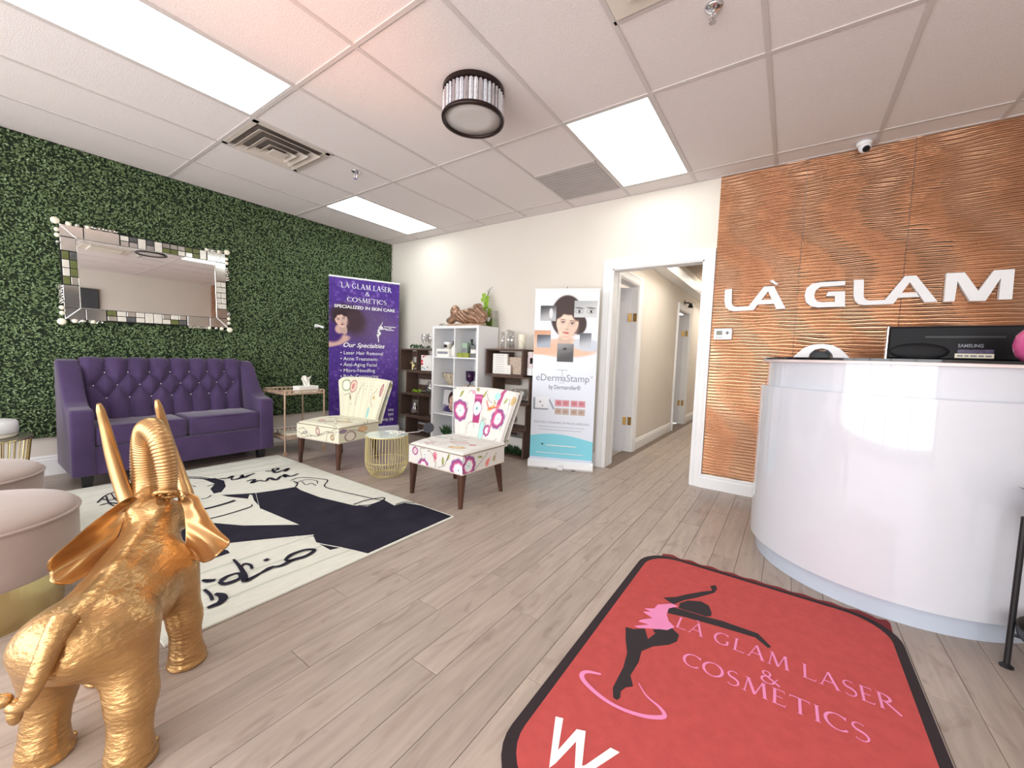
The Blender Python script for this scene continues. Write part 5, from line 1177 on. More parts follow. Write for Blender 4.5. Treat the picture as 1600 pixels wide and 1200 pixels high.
font_mesh('Our Specialties', 'lettering', 'whiteprint', bg_, pl_(BW * .49, .915), .085, 'CENTER', shear=.35, width=.55, bold=.0012)
for i, s in enumerate(('• Laser Hair Removal', '• Acne Treatment-', '• Anti-Aging Facial', '• Micro-Needling', '• Body Contouring')): font_mesh(s, 'lettering', 'whiteprint', bg_, pl_(BW * .15, 1.015 + .0800 * i), .066, 'LEFT')
for i, (s, vd) in enumerate((('om', 1.815), ('om', 1.88), ('Unit-36', 1.955))): font_mesh(s, 'lettering', 'whiteprint', bg_, pl_(BW * .935, vd), .062, 'RIGHT', bold=.0006)
def mini_dancer(parent, ox, vd, sc, m):
    for k_, p in DANCER.items():
        if k_ == 'hair': pass
        q = [((a + .30) * sc, (c - .33) * sc) for a, c in mpts(p)]; pf = pl_(ox, vd); MB().add([pf(a, c, .001) for a, c in q], [tuple(range(len(q)))[::-1]]).build('dancer_logo', m, parent)
mini_dancer(bg_, BW * .70, .635, .30, 'whiteprint')
for i, w in enumerate((.17, .05, .12)): pf = pl_(BW * .86 - w / 2, .615 + i * .022); MB().add([pf(0, 0, .001), pf(w, 0, .001), pf(w, .009, .001), pf(0, .009, .001)], [(0, 1, 2, 3)]).build('small_print', 'whiteprint', bg_)

def derma_paint(u, v, W, H):
    p = Paint(u, v, (226, 232, 244)); p.lay(1 - smoothstep(.0, H * .3, v), (240, 244, 250))
    p.ell(W * .51, H * .145, W * .25, H * .12, (58, 40, 36), 1, .06); p.ell(W * .70, H * .19, W * .12, H * .06, (58, 40, 36), 1, .1); p.ell(W * .5, H * .33, W * .52, H * .055, (226, 188, 164), 1, .15); p.ell(W * .18, H * .34, W * .3, H * .03, (222, 180, 154), 1, .2, -.1); p.ell(W * .84, H * .31, W * .24, H * .035, (200, 206, 216), 1, .2, .1)
    p.ell(W * .5, H * .29, W * .12, H * .04, (222, 182, 158), 1, .3); p.face(W * .52, H * .195, .150, (240, 204, 184), (60, 42, 38), (204, 112, 106), .12); p.ell(W * .50, H * .265, W * .06, H * .006, (206, 150, 136), .5, .5, .1)
    def tile_(x0, x1, y0, y1, c1, c2):
        p.rect(W * x0, W * x1, H * y0, H * y1, c1); p.lay(((u > W * x0) & (u < W * x1) & (v > H * y0) & (v < H * y1)) * smoothstep(H * y0, H * y1, v + (u - W * x0) * .3), c2, .9)
    tile_(.62, .97, .055, .15, (168, 170, 172), (204, 204, 204)); tile_(.09, .34, .085, .175, (60, 58, 60), (190, 192, 196)); tile_(.0, .27, .23, .33, (206, 150, 116), (230, 196, 176)); tile_(.05, .27, .255, .33, (70, 72, 80), (176, 184, 198)); tile_(.38, .64, .305, .41, (150, 150, 152), (66, 64, 66)); tile_(.72, .9, .24, .33, (90, 92, 98), (206, 210, 218))
    for e in (.70, .88): p.ell(W * e, H * .118, W * .06, H * .012, (140, 140, 142), .8, .4); p.ell(W * e, H * .118, W * .045, H * .006, (226, 226, 226), 1, .2); p.ell(W * e, H * .118, W * .02, H * .0075, (50, 50, 52), 1, .2); p.ell(W * e, H * .098, W * .07, H * .004, (80, 80, 82), .9, .4, .1)
    p.ell(W * .5, H * .345, W * .1, H * .01, (110, 108, 110)); p.ell(W * .26, H * .13, W * .03, H * .03, (216, 216, 218)); p.ell(W * .5, H * .335, W * .03, H * .008, (60, 60, 62))
    p.rect(W * .03, W * .27, H * .628, H * .70, (150, 160, 168)); p.rect(W * .055, W * .275, H * .622, H * .692, (236, 239, 246)); p.line([(W * .055, H * .692), (W * .275, H * .692)], .004, (140, 150, 160)); p.ell(W * .14, H * .652, W * .02, H * .004, (130, 130, 140)); p.ell(W * .18, H * .675, W * .012, H * .004, (130, 130, 140)); p.line([(W * .29, H * .64), (W * .36, H * .69)], .008, (150, 158, 170))
    for i in range(4):
        for j in range(2): x0 = .38 + .115 * i + (.02 if i > 1 else 0); p.rect(W * x0, W * (x0 + .108), H * (.635 + .05 * j), H * (.672 + .05 * j), [(214, 150, 158), (196, 176, 164)][j]); p.ell(W * (x0 + .054), H * (.653 + .05 * j), W * .035, H * .01, [(196, 110, 124), (170, 142, 130)][j], .7, .4)
    for q, y in ((.8, .767), (.72, .795), (.78, .81)): pass
    wave_ = H * (.862 - .022 * np.sin(np.clip(u / W, 0, 1) * PI * 1.1 + .2)); p.lay(smoothstep(-.004, .004, v - wave_) * (v < H * .985), (134, 214, 232)); p.lay((v > H * .985).astype(float), (214, 222, 240))
    p.ell(W * .2, H * .905, .012, .008, (44, 60, 70))
    return p.c
bt2, bg2, BW, BH, pl_ = banner('roll_up_banner', 'white and blue roll-up banner with a collaged woman beside the doorway', (-2.183, 3.505), (-1.590, 3.752), 1.842, derma_paint, .005)
font_mesh('eDermaStamp', 'lettering', 'greyprint', bg2, pl_(BW * .48, BH * .525), .10, 'CENTER', width=BW * .84); font_mesh('®', 'lettering', 'greyprint', bg2, pl_(BW * .92, BH * .50), .03, 'LEFT')
font_mesh('by Dermaroller®', 'lettering', 'greyprint', bg2, pl_(BW * .52, BH * .572), .06, 'CENTER', width=BW * .5, bold=.0008)
b = MB(); pf = pl_(BW * .475, BH * .525)
for x0, x1, y0, y1 in ((-.002, .002, .02, .115), (-.055, .055, .112, .116), (-.028, .028, -.02, -.017)): MB().add([pf(x0, y0, .001), pf(x1, y0, .001), pf(x1, y1, .001), pf(x0, y1, .001)], [(0, 1, 2, 3)]).build('emblem_stroke', 'greyprint', bg2)
font_mesh('THE GOLD STANDARD OF MICRO-NEEDLING', 'lettering', 'greyprint', bg2, pl_(BW * .49, BH * .778), .03, 'CENTER', width=BW * .88)
for i in range(2): pf = pl_(BW * (.12 + .02 * i), BH * (.80 + .018 * i)); w = BW * (.74 - .06 * i); MB().add([pf(0, 0, .001), pf(w, 0, .001), pf(w, .006, .001), pf(0, .006, .001)], [(0, 1, 2, 3)]).build('small_print', mat('pale_grey_print', (186, 190, 202), .7), bg2)
for i, (x0, w) in enumerate(((.26, .48), (.1, .76))): pf = pl_(BW * x0, BH * (.912 + .045 * i)); w *= BW; MB().add([pf(0, 0, .001), pf(w, 0, .001), pf(w, .009 - .003 * i, .001), pf(0, .009 - .003 * i, .001)], [(0, 1, 2, 3)]).build('small_print', 'whiteprint', bg2)
MB().box(BW * .47, BW * .55, -.075, -.052, .004, .05).build('foot_tab', 'white', bt2)

# ================================================================== SHELVING
KX0, KX1, KY0, KY1, KH = -3.755, -2.992, 3.585, 3.968, 1.495
sh = thing('cube_shelf', 'white cube shelf unit, two bays wide and four high', 'shelf', (KX0, KY0, 0))
kw, kd = KX1 - KX0, KY1 - KY0; T = .034
for nm, q in (('side_panel', (0, T, 0, kd, 0, KH)), ('side_panel', (kw - T, kw, 0, kd, 0, KH)), ('top_panel', (T, kw - T, 0, kd, KH - T, KH)), ('bottom_panel', (T, kw - T, 0, kd, 0, T)), ('divider', (kw / 2 - .008, kw / 2 + .008, .003, kd, T, KH - T)), ('back_panel', (T, kw - T, kd - .004, kd, T, KH - T))): MB().box(*q).build(nm, 'white', sh, bevel=.0015, seg=1)
SHZ = [T] + [KH - T - (KH - 2 * T) / 4 * (4 - k_) for k_ in range(1, 4)]
for z in SHZ[1:]:
    for a, b_ in ((T, kw / 2 - .008), (kw / 2 + .008, kw - T)): MB().box(a, b_, .003, kd - .004, z - .008, z + .008).build('shelf_board', 'white', sh)
cw = kw / 2; cellx = lambda c: KX0 + (T if c == 0 else cw + .008)
def at(c, r_, fx, y, dz=.0085): return (KX0 + (T + .012 + fx * (cw - T - .03) if c == 0 else cw + .014 + fx * (cw - T - .03)), KY0 + y, SHZ[r_] + dz if r_ else T + .001)
# row numbers count from the floor: 3 is the top bay
def carton(loc, s, m, lb, rz=0, band=None, text=None):
    t = thing('carton', lb, 'box', loc, rz); MB().box(-s[0] / 2, s[0] / 2, -s[1] / 2, s[1] / 2, 0, s[2]).build('box', m, t, bevel=.002, seg=1)
    if band: MB().box(-s[0] / 2 * .8, s[0] / 2 * .8, -s[1] / 2 - .0008, -s[1] / 2 + .001, s[2] * .35, s[2] * .65).build('label_band', band, t)
    return t
def bottle(loc, r_, h_, m, capm, lb, ch=.03, name='bottle'):
    t = thing(name, lb, 'bottle', loc); MB().lathe([(.001, 0), (r_, 0), (r_, h_ * .75), (r_ * .8, h_ * .85), (r_ * .4, h_ * .9), (r_ * .4, h_), (.001, h_)], 18).build('body', m, t, smooth=True); MB().lathe([(r_ * .5, h_), (r_ * .5, h_ + ch), (.001, h_ + ch)], 14).build('cap', capm, t)
    MB().lathe([(r_ * 1.01, h_ * .2), (r_ * 1.01, h_ * .6)], 18).build('label', 'paper', t); return t
carton(at(0, 3, .38, .10), (.22, .16, .10), 'paper', 'white product box with a grey label in the top left bay', 0, 'greyprint')
t = thing('cosmetic_jar', 'wide cream jar with a black label on top of the white product box', 'jar', (at(0, 3, .44, .10)[0], KY0 + .10, SHZ[3] + .109)); MB().lathe([(.001, 0), (.046, 0), (.055, .06), (.055, .065)], 24).build('pot', 'pearltile', t, smooth=True); MB().lathe([(.058, .065), (.058, .085), (.001, .086)], 24).build('lid', 'white', t); MB().lathe([(.0525, .015), (.0575, .05)], 8, (0, 0, 0), -PI * .75, -PI * .35).build('label', 'blackprint', t)
bottle(at(0, 3, .82, .08), .032, .15, 'paper', 'black', 'white pump bottle with black cap in the top left bay', .05)
bottle(at(0, 3, .90, .17), .026, .19, 'greycard', 'black', 'grey bottle with black cap at the divider of the top left bay', .05)
carton(at(1, 3, .16, .06), (.09, .06, .055), 'greenbox', 'left olive carton at the front of the top right bay'); carton(at(1, 3, .46, .06), (.09, .06, .055), 'greenbox', 'right olive carton at the front of the top right bay')
carton(at(1, 3, .15, .16), (.085, .08, .18), 'mintbox', 'tall mint green carton in the top right bay', 0, 'greyprint'); bottle(at(1, 3, .16, .25), .03, .20, 'greenleaf', 'black', 'dark green bottle behind the mint carton', .03)
carton(at(1, 3, .42, .18), (.07, .07, .14), 'black', 'black carton in the middle of the top right bay'); carton(at(1, 3, .76, .10), (.10, .08, .15), 'greycard', 'grey carton with white label at the right of the top bay', 0, 'paper'); bottle(at(1, 3, .78, .22), .04, .22, 'greycard', 'black', 'grey round bottle at the back of the top right bay', .03)
t = thing('wire_bowl', 'oval woven wire bowl in the second bay on the left', 'bowl', at(0, 2, .47, .19)); t.scale = (.98, .98, .98)
MB().lathe([(.05, .0), (.09, .03), (.125, .10), (.14, .15), (.137, .15), (.12, .1), (.085, .035), (.045, .006)], 32).build('bowl', 'tan', t, smooth=True)
for i in range(14): a = 2 * PI * i / 14; MB().tube([(.052 * math.cos(a), .052 * math.sin(a), .002), (.127 * math.cos(a + .3), .127 * math.sin(a + .3), .1), (.142 * math.cos(a + .3), .142 * math.sin(a + .3), .152)], .002, 4).build('wire', 'blackprint', t)
MB().tube([(.0, .05, .1), (.03, .05, .2), (.05, .05, .26)], .003, 5).build('dried_stem', 'darkwood', t)
for i in range(7): a = i; MB().sphere((.05 + .03 * math.cos(a), .05 + .02 * math.sin(a), .26 + .008 * math.sin(a * 2)), (.02, .01, .006), 8, 5).build('dried_leaf', 'darkwood', t)
for fx, lb in ((.42, 'purple glass goblet with pebbles, left one in the second right bay'), (.86, 'purple glass goblet with pebbles, right one in the second right bay')):
    t = thing('glass_goblet', lb, 'goblet', at(1, 2, fx, .14)); MB().lathe([(.001, .0), (.035, 0), (.035, .006), (.008, .012), (.008, .05), (.05, .075), (.056, .19), (.053, .19), (.047, .08), (.001, .06)], 24).build('goblet', 'purpleglass', t, smooth=True)
    for i in range(9): q = thing('pebble', 'small pale pebble at the foot of the %s purple goblet' % ('left' if fx < .6 else 'right'), 'pebble', (t.location.x + .05 * math.cos(i * .9 + fx), t.location.y - .02 + .03 * math.sin(i * 1.7), t.location.z + .0), group='pebbles around the %s purple goblet' % ('left' if fx < .6 else 'right')); MB().sphere((0, 0, .012), (.016, .014, .012), 8, 6).build('stone', 'pebble', q, smooth=True)
fr = thing('framed_portrait', 'framed photograph of a dark-haired woman in purple in the third bay', 'picture', at(0, 1, .57, .10, .0125)); fr.rotation_euler = (-.12, 0, 0); fw, fh = .25, .285
MB().box(-fw / 2, fw / 2, 0, .012, 0, fh).build('frame', 'paper', fr, bevel=.002, seg=1)
def prt(u, v):
    p = Paint(u, v, (214, 212, 214)); p.ell(.15, .10, .07, .095, (54, 38, 36)); p.ell(.14, .27, .13, .09, (64, 50, 96)); p.rect(.0, .06, .18, .285, (90, 80, 120), .6); p.ell(.15, .19, .05, .05, (214, 176, 156)); p.face(.155, .115, .075, (222, 184, 164), (54, 36, 34)); return p.c
painted_grid('print', fw - .012, fh - .012, .004, prt, 'banner_print', fr, lambda a, c, h_: (-fw / 2 + .006 + a, -.0008, fh - .006 + c))
t = thing('succulent', 'small spiky green succulent in a white pot in the bottom left bay', 'plant', at(0, 0, .42, .10)); t.scale = (1.5, 1.5, 1.5); MB().lathe([(.001, 0), (.03, 0), (.038, .05), (.034, .05), (.001, .045)], 18).build('pot', 'white', t, smooth=True)
for i in range(16): a = i * 2.4; e = .5 + .06 * i; q = np.array([math.cos(a) * math.cos(e), math.sin(a) * math.cos(e), math.sin(e)]); MB().tube([(0, 0, .045), tuple(q * .05 + [0, 0, .045]), tuple(q * .1 + [0, 0, .045])], [.007, .009, .001], 6).build('leaf', 'greenleaf', t)
t = thing('glass_bowl_pebbles', 'shallow dish of pale pebbles in the bottom left bay', 'dish', at(0, 0, .84, .12)); t.scale = (.62, .62, .8); MB().lathe([(.001, 0), (.06, 0), (.075, .03), (.07, .03), (.001, .008)], 24).build('dish', 'glass', t, smooth=True)
for i in range(8): MB().sphere((.035 * math.cos(i * .8), .035 * math.sin(i * .8), .022), (.018, .015, .012), 8, 6).build('pebble', 'pebble', t, smooth=True)
# ---- on top of the cube shelf
ty = KY0 + .19
t = thing('wooden_platter', 'oval wooden platter on top of the white cube shelf', 'platter', (-3.31, KY0 + .125, KH + .001)); o = MB().lathe([(.001, 0), (.25, 0), (.31, .012), (.318, .02), (.3, .021), (.24, .01), (.001, .008)], 40).build('dish', mat('platter_wood', (196, 160, 128), .5, var=.2), t, smooth=True); o.scale = (1.0, .36, 1)
BU = thing('buddha_statue', 'bronze resting buddha figure lying on the oval platter', 'statue', (-3.325, KY0 + .135, KH + .022)); BU.scale = (1.3, .95, 1.05)
def bud(P):
    d = ellips(P, (.02, 0, .085), (.15, .07, .075)); d = smin(d, ellips(P, (.16, 0, .09), (.10, .075, .085)), .04)
    d = smin(d, ellips(P, (-.125, -.01, .165), (.052, .05, .062)), .015); d = smin(d, ellips(P, (-.135, 0, .205), (.03, .03, .03)), .015)
    d = smin(d, rcone(P, (-.03, -.04, .12), (-.15, -.05, .045), .042, .032), .025); d = smin(d, rcone(P, (-.15, -.05, .04), (-.135, -.035, .12), .030, .022), .02)
    d = smin(d, rcone(P, (.0, -.05, .13), (.15, -.06, .16), .035, .03), .02); d = smin(d, rcone(P, (.10, -.03, .08), (.16, -.02, .185), .05, .045), .03); d = smin(d, rcone(P, (.16, -.02, .185), (.235, -.03, .06), .045, .035), .025)
    d = smin(d, ellips(P, (-.17, -.02, .05), (.05, .06, .04)), .02); d = smin(d, ellips(P, (.22, -.05, .025), (.06, .03, .022)), .02)
    d = d + .0042 * np.sin(120 * (P[:, 0] * .7 + P[:, 2]) + 2 * np.sin(P[:, 0] * 30)) * (P[:, 0] > -.07); return np.maximum(d, -P[:, 2] + .002)
V, Fq = surface_nets(bud, (-.26, -.14, -.01), (.32, .13, .27), .0065); mesh_np('figure', V, Fq, 'buddha', BU)
b = MB(); b.sphere((-.135, -.058, .16), (.008, .01, .014), 8, 6); b.build('nose', 'buddha', BU, smooth=True)
for e in (-.152, -.112): MB().tube([(e - .01, -.054, .172), (e, -.058, .168), (e + .01, -.054, .172)], .0022, 5).build('eyelid', 'blackprint', BU)
MB().tube([(-.147, -.055, .137), (-.132, -.059, .134), (-.118, -.055, .138)], .0028, 5).build('mouth', 'darkred', BU)
for e, s in ((-.18, -1), (-.075, 1)): MB().sphere((e, -.01, .155), (.008, .014, .03), 8, 6).build('ear', 'buddha', BU, smooth=True)
t = thing('orchid_vase', 'square glass vase with lime green orchid on top of the cube shelf', 'vase', (-3.058, KY0 + .315, KH + .006)); b = MB(); 
for q in ((-.055, .055, -.055, -.051), (-.055, .055, .051, .055), (-.055, -.051, -.051, .051), (.051, .055, -.051, .051)): b.box(*q, 0, .20)
b.box(-.055, .055, -.055, .055, -.004, .0); b.build('glass', 'glass', t); MB().box(-.05, .05, -.05, .05, .0, .10).build('moss', mat('green_moss', (104, 140, 40), .8, var=.4, scale=60), t, bevel=.006)
MB().tube([(-.02, 0, .09), (-.05, -.01, .2), (-.075, 0, .32), (-.06, 0, .42)], .004, 6).build('stem', 'greenleaf', t)
r = random.Random(3)
for i in range(11):
    f_ = i / 10; c_ = np.array([-.03 - .05 * f_ + (.026 if i % 2 else -.026) * (1.1 - .5 * f_), -.02 - .02 * (i % 3), .12 + .26 * f_]); b = MB()
    for k_ in range(5): a = k_ * 1.257 + i; b.sphere(c_ + [.02 * math.cos(a), -.004 + .006 * math.cos(k_ * 2), .02 * math.sin(a)], (.015, .005, .015), 8, 5)
    b.sphere(c_ + [0, -.01, 0], .007, 6, 4)
    b.build('blossom', 'orchid', t, smooth=True)
for i in range(4): MB().tube([(-.062, 0, .40), (-.07 + .02 * i, 0, .44 + .012 * i)], .0016, 4).build('bud_stem', 'greenleaf', t); MB().sphere((-.07 + .02 * i, 0, .445 + .012 * i), .006, 8, 6).build('bud', 'greyprint', t)
MB().sphere((.0, -.06, .085), (.024, .008, .03), 12, 8).build('flower_disc', 'white', t, smooth=True)
t = thing('eyeglasses', 'small pair of dark-rimmed eyeglasses on the left of the shelf top', 'glasses', (-3.66, KY0 + .07, KH + .018)); 
for s in (-1, 1): MB().tube([(s * .022 + .018 * math.cos(a), 0, .016 * math.sin(a)) for a in np.linspace(0, 2 * PI, 16, endpoint=False)], .0028, 5, closed=True).build('rim', 'black', t); MB().tube([(s * .04, 0, .004), (s * .045, .06, 0)], .002, 5).build('temple', 'black', t)
MB().tube([(-.005, 0, .003), (.005, 0, .003)], .002, 5).build('bridge', 'black', t)

# ---- stacked wooden crates
def crate(x0, x1, y0, y1, z0, z1, lb, gr, part=None):
    t = thing('wooden_crate', lb, 'crate', (x0, y0, z0), group=gr); w, d, h_ = x1 - x0, y1 - y0, z1 - z0 - .001; q = .018
    for nm, bb in (('top_board', (0, w, 0, d, h_ - q, h_)), ('bottom_board', (0, w, 0, d, 0, q)), ('side_board', (0, q, 0, d, q, h_ - q)), ('side_board', (w - q, w, 0, d, q, h_ - q))): MB().box(*bb).build(nm, 'cratewood', t, bevel=.002, seg=1)
    if part: MB().box(part - q / 2, part + q / 2, .02, d, q, h_ - q).build('partition', 'cratewood', t)
    for k_ in range(2): MB().box(q, w * .45, d - .012, d, q + .02 + k_ * (h_ - .15), q + .10 + k_ * (h_ - .15)).build('back_slat', 'cratewood', t)
RC = [(-2.87, -2.365, 3.655, 3.93, 0, .312), (-2.95, -2.37, 3.70, 3.95, .312, .612), (-2.87, -2.335, 3.70, 3.95, .612, .918), (-2.972, -2.44, 3.70, 3.95, .918, 1.228)]
for c_, lb in zip(RC, ('bottom brown crate of the right-hand stack', 'second crate from the floor in the right-hand stack', 'third crate from the floor in the right-hand stack', 'topmost brown crate of the right-hand stack')): crate(*c_, lb, 'right-hand stack of brown crates')
LC = [(-4.43, -3.80, 3.74, 3.96, 0, .26), (-4.55, -3.80, 3.74, 3.96, .26, .578), (-4.43, -3.80, 3.74, 3.96, .578, .892), (-4.565, -3.80, 3.74, 3.96, .892, 1.205)]
for c_, lb, pt in zip(LC, ('bottom brown crate of the left-hand stack', 'second crate from the floor in the left-hand stack', 'third crate from the floor in the left-hand stack', 'topmost brown crate of the left-hand stack'), (None, .36, None, .33)): crate(*c_, lb, 'left-hand stack of brown crates', pt)
def garland(loc, lb, L_, n_, m='greenleaf', rise=.05):
    t = thing('leaf_garland', lb, 'garland', loc); r = random.Random(int(abs(loc[0]) * 100)); MB().tube([(-L_ / 2 + L_ * k_ / 8, .01 * math.sin(k_ * 2), .008) for k_ in range(9)], .004, 5).build('stem', m, t)
    for i in range(n_):
        x0 = -L_ / 2 + L_ * i / n_; a = r.uniform(0, 6.28); e = r.uniform(.1, 1.2); p0 = np.array([x0, 0, .008]); d = np.array([math.cos(a) * math.cos(e), math.sin(a) * math.cos(e) * .6, math.sin(e)]) * rise; sd = np.cross(d, [0, 0, 1]); sd = sd / (np.linalg.norm(sd) + 1e-6) * rise * .28
        MB().add([p0, p0 + d * .5 + sd, p0 + d, p0 + d * .5 - sd, p0 + d * .5 + [0, 0, .004]], [(0, 1, 4), (1, 2, 4), (2, 3, 4), (3, 0, 4)]).build('leaf', m, t)
garland((-4.12, 3.787, 1.206), 'grey-green leaf garland on top of the left-hand crates', .56, 34, rise=.07)
def wineglass(loc, lb, k_=1.0):
    t = thing('wine_glass', lb, 'glass', loc); MB().lathe([(.001, 0), (.04 * k_, 0), (.04 * k_, .003), (.005, .01), (.005, .07 * k_), (.035 * k_, .10 * k_), (.048 * k_, .15 * k_), (.042 * k_, .21 * k_), (.040 * k_, .21 * k_), (.045 * k_, .15 * k_), (.03 * k_, .105 * k_), (.001, .08 * k_)], 24).build('glass', 'glass', t, smooth=True)
wineglass((-4.25, 3.905, 1.206), 'wine glass standing left among the garland leaves'); wineglass((-4.12, 3.905, 1.206), 'wine glass standing right among the garland leaves')
t = thing('gold_ornament', 'small gold propeller ornament in the topmost left crate', 'ornament', (-4.36, 3.80, .911)); MB().tube([(0, 0, 0), (0, 0, .10)], .012, 8).build('post', 'goldwire', t); MB().tube([(-.05, 0, .10), (0, 0, .085), (.05, 0, .06)], [.006, .014, .006], 8).build('blade', 'goldwire', t); MB().tube([(-.02, 0, .13), (.0, 0, .09), (.03, 0, .04)], [.005, .012, .005], 8).build('blade', 'goldwire', t)
t = thing('gift_card_book', 'white book with red blossoms standing in the topmost left crate', 'book', (-4.06, 3.775, .911), .15); MB().box(-.09, .09, 0, .02, 0, .21).build('cover', 'paper', t, bevel=.002, seg=1)
for x_, z_, q, m in ((-.075, .13, .02, 'redcard'), (-.07, .09, .018, 'redcard'), (-.05, .19, .014, 'redcard'), (-.02, .2, .01, 'redcard'), (-.03, .03, .012, 'teal'), (.02, .05, .01, 'greenleaf'), (-.06, .04, .01, 'greenleaf')): MB().sphere((x_, -.001, z_), (q, .0012, q), 12, 6).build('printed_blossom', m, t)
def jar(loc, lb, r_, h_, fill, name='glass_jar'):
    t = thing(name, lb, 'jar', loc); MB().lathe([(.001, 0), (r_, 0), (r_ * 1.05, h_ * .5), (r_ * .7, h_ * .85), (r_ * .5, h_), (r_ * .46, h_), (r_ * .66, h_ * .83), (r_ * 1.0, h_ * .5), (r_ * .95, .006), (.001, .006)], 28).build('glass', 'glass', t, smooth=True)
    r = random.Random(5)
    for i in range(22): a = r.uniform(0, 6.28); q = r.uniform(0, r_ * .72); MB().sphere((q * math.cos(a), q * math.sin(a), .02 + r.uniform(0, h_ * .3)), (.014, .012, .010), 7, 5).build('filling', fill, t, smooth=True)
jar((-4.05, 3.86, .597), 'round glass jar with moss in the third left crate', .075, .17, 'greenleaf'); garland((-4.27, 3.80, .597), 'small pale leaf garland in the third left crate', .18, 20, 'orchid', .05); jar((-4.35, 3.85, .279), 'glass terrarium of pale stones in the second left crate', .07, .19, 'pebble', 'terrarium')
# right stack contents
for i, (x_, h_) in enumerate(((-2.80, .20), (-2.735, .225), (-2.665, .21))):
    t = thing('cylinder_vase', ['left', 'middle', 'right'][i] + ' one of three tall clear glass cylinders on the crates', 'vase', (x_, 3.80 + .03 * (i % 2), 1.229), group='three tall glass cylinders'); MB().lathe([(.001, 0), (.03, 0), (.03, h_), (.027, h_), (.027, .006), (.001, .006)], 20).build('glass', 'glass', t, smooth=True)
t = thing('pillar_candle', 'cream pillar candle on top of the right-hand crates', 'candle', (-2.525, 3.80, 1.229)); MB().lathe([(.001, 0), (.042, 0), (.042, .168), (.036, .172), (.001, .166)], 24).build('wax', 'cream', t, smooth=True); MB().tube([(0, 0, .165), (.002, 0, .18)], .0015, 5).build('wick', 'black', t); MB().tube([(.042 * math.cos(a), .042 * math.sin(a) , .07 + .03 * math.sin(a * 3)) for a in np.linspace(-2.6, -.6, 10)], .002, 5).build('twine', 'tan', t)
t = thing('quote_block', 'white block sign with handwritten grey lines in the topmost right crate', 'sign', (-2.79, 3.745, .937)); MB().box(-.105, .105, 0, .03, 0, .235).build('block', 'paper', t, bevel=.002, seg=1); MB().box(.065, .155, -.002, .018, 0, .105).build('small_block', 'paper', t, bevel=.002, seg=1)
r = random.Random(8)
for k_ in range(8):
    w = r.uniform(.05, .085); z = .215 - k_ * .026; flat_stroke([(-w + 2 * w * q / 9, z + r.uniform(-.004, .004)) for q in range(10)], .0028, -.0006, lambda a, c, h_: (a, h_, c), 'handwriting', 'greyprint', t, 3)
carton((-2.62, 3.84, .937), (.2, .1, .20), 'pebble', 'pinkish carton behind the quote block in the topmost right crate')
t = thing('aroma_diffuser', 'white cylinder device with a dark window on the third right-hand crate', 'diffuser', (-2.383, 3.80, .919)); 
MB().lathe([(.001, 0), (.05, 0), (.052, .02)], 28).build('dark_base', 'black', t, smooth=True); MB().lathe([(.052, .02), (.052, .10), (.05, .102)], 28).build('lower_shell', 'white', t, smooth=True); MB().lathe([(.05, .104), (.05, .275), (.044, .283), (.001, .284)], 28).build('upper_shell', mat('blush_plastic', (226, 212, 212), .35), t, smooth=True); b = MB(); b.box(.004, .034, -.0515, -.042, .15, .215); b.build('window', 'blackgloss', t, bevel=.002, seg=1)
MB().sphere((-.025, -.044, .235), .006, 8, 6).build('button', 'black', t)
t = thing('glass_bowl', 'round clear glass bowl in the third right-hand crate', 'bowl', (-2.53, 3.80, .631)); MB().lathe([(.03, 0), (.085, .03), (.10, .09), (.09, .14), (.086, .14), (.096, .09), (.08, .034), (.001, .006)], 28).build('glass', 'glass', t, smooth=True)
garland((-2.60, 3.75, .019), 'bushy green plant sprigs in the bottom right-hand crate', .30, 60, 'greenleaf', .11); carton((-2.58, 3.86, .019), (.22, .08, .18), 'paper', 'white box behind the sprigs in the bottom right-hand crate')
garland((-2.74, 3.80, 1.229), 'flat dried twig lying at the left of the right-hand crate top', .3, 12, 'pebble', .02)

# ================================================================== ON AND BY THE DESK
mo = thing('computer_monitor', 'black computer monitor seen from behind on the reception counter', 'monitor', (.44, 3.02, 1.191), math.radians(-2))
W = .56
MB().box(0, W, 0, .03, .012, .186).build('back_shell', 'monitorblack', mo, bevel=.008, seg=2); MB().box(-.014, -.003, -.004, .036, .0, .19).build('side_trim', 'chrome', mo, bevel=.003, seg=1); MB().box(.0, W, .03, .036, .006, .19).build('screen_bezel', 'black', mo)
MB().box(.14, .42, -.0015, .001, .125, .135).build('vent_slot', 'black', mo); o = MB().sphere((.12, -.001, .052), (.115, .006, .045), 24, 12).build('rear_bulge', 'monitorblack', mo, smooth=True)
MB().box(.2, .36, .0, .16, 0, .012).build('stand_foot', 'black', mo)
pm = lambda x0, z0: (lambda a, c, h_: (x0 + a, -.001 - h_, z0 + c))
font_mesh('SAMSUNG', 'lettering', 'greyprint', mo, pm(.262, .077), .024, 'LEFT', width=.088, bold=.0006)
MB().box(.254, .388, -.003, .001, .022, .045).build('cream_sticker', 'cream', mo); MB().box(.262, .386, -.003, .001, .047, .066).build('photo_sticker', mat('dark_photo', (84, 74, 104), .4, var=.5, scale=60), mo)
for k_, (a, w) in enumerate(((.262, .02), (.288, .014), (.308, .022), (.336, .018), (.36, .02))): MB().box(a, a + w, -.0036, -.0028, .029, .037).build('pen_mark', 'greyprint', mo)
t = thing('nail_lamp', 'white arched nail lamp standing on the reception counter', 'lamp', (.143, 3.03, 1.191))
outer = [(-.138, 0), (-.115, .028), (-.085, .062), (-.045, .082), (.0, .088), (.045, .082), (.085, .062), (.115, .030), (.138, 0)]; inner = [(.058, 0), (.052, .028), (.03, .052), (0, .06), (-.03, .052), (-.052, .028), (-.058, 0)]
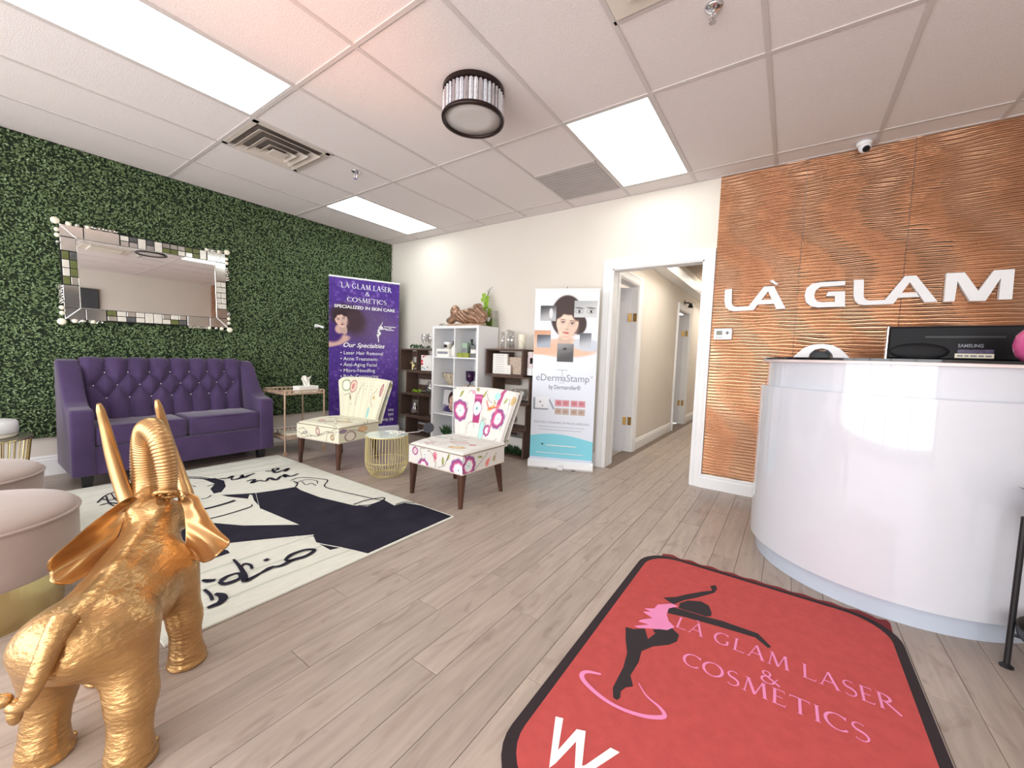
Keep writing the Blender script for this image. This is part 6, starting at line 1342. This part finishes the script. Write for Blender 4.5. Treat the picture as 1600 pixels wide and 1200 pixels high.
b = MB(); b.prism(outer + inner, -.06, .06, lambda a, c, h_: (a, h_, c)); b.build('arched_shell', 'white', t, bevel=.004, seg=2); MB().box(-.05, .05, .03, .055, .0, .05).build('dark_interior', 'black', t)
t = thing('pink_vase', 'glossy pink round vase at the right edge of the reception counter', 'vase', (.868, 2.66, 1.191)); MB().lathe([(.001, .0), (.05, .0), (.075, .03), (.085, .07), (.078, .115), (.05, .15), (.03, .165), (.026, .165), (.04, .145), (.001, .12)], 32).build('body', 'pinkgloss', t, smooth=True)
ps = thing('plant_stand', 'black metal plant stand with two round trays at the right edge', 'plant stand', (.955, 2.28, 0))
for k_, a in enumerate((math.radians(163), math.radians(43), math.radians(283))):
    x_, y_ = .195 * math.cos(a), .195 * math.sin(a); MB().tube([(x_, y_, .012), (x_, y_, .60)], .0095, 10).build('leg', 'black', ps); MB().lathe([(.001, 0), (.02, 0), (.02, .006), (.01, .014), (.001, .014)], 14, (x_, y_, 0)).build('foot', 'black', ps); MB().tube([(x_, y_, .135), (0, 0, .135)], .006, 6).build('cross_bar', 'black', ps)
for z in (.14, .575): MB().lathe([(.001, z), (.165, z), (.183, z + .015), (.187, z + .05), (.182, z + .05), (.176, z + .018), (.16, z + .005), (.001, z + .005)], 40).build('tray', 'black', ps, smooth=True)
pt = thing('grey_leaf_plant', 'dark grey leafy plant in the black stand at the right edge', 'plant', (.955, 2.28, .582)); MB().lathe([(.001, 0), (.09, 0), (.11, .05), (.1, .05), (.001, .04)], 24).build('pot', 'black', pt, smooth=True)
for i in range(14):
    a = i * 2.4 + 2.9; e = .25 + .07 * (i % 5); Lq = .2 + .03 * (i % 3); d = np.array([math.cos(a) * math.cos(e), math.sin(a) * math.cos(e), math.sin(e)]); sd = np.cross(d, [0, 0, 1]); sd /= np.linalg.norm(sd); p0 = np.array([0, 0, .045])
    MB().add([p0, p0 + d * Lq * .45 + sd * .035, p0 + d * Lq * .8 + sd * .02, p0 + d * Lq, p0 + d * Lq * .8 - sd * .02, p0 + d * Lq * .45 - sd * .035, p0 + d * Lq * .5 - [0, 0, .008]], [(0, 1, 6), (1, 2, 6), (2, 3, 6), (3, 4, 6), (4, 5, 6), (5, 0, 6)]).build('leaf', 'greycard', pt)
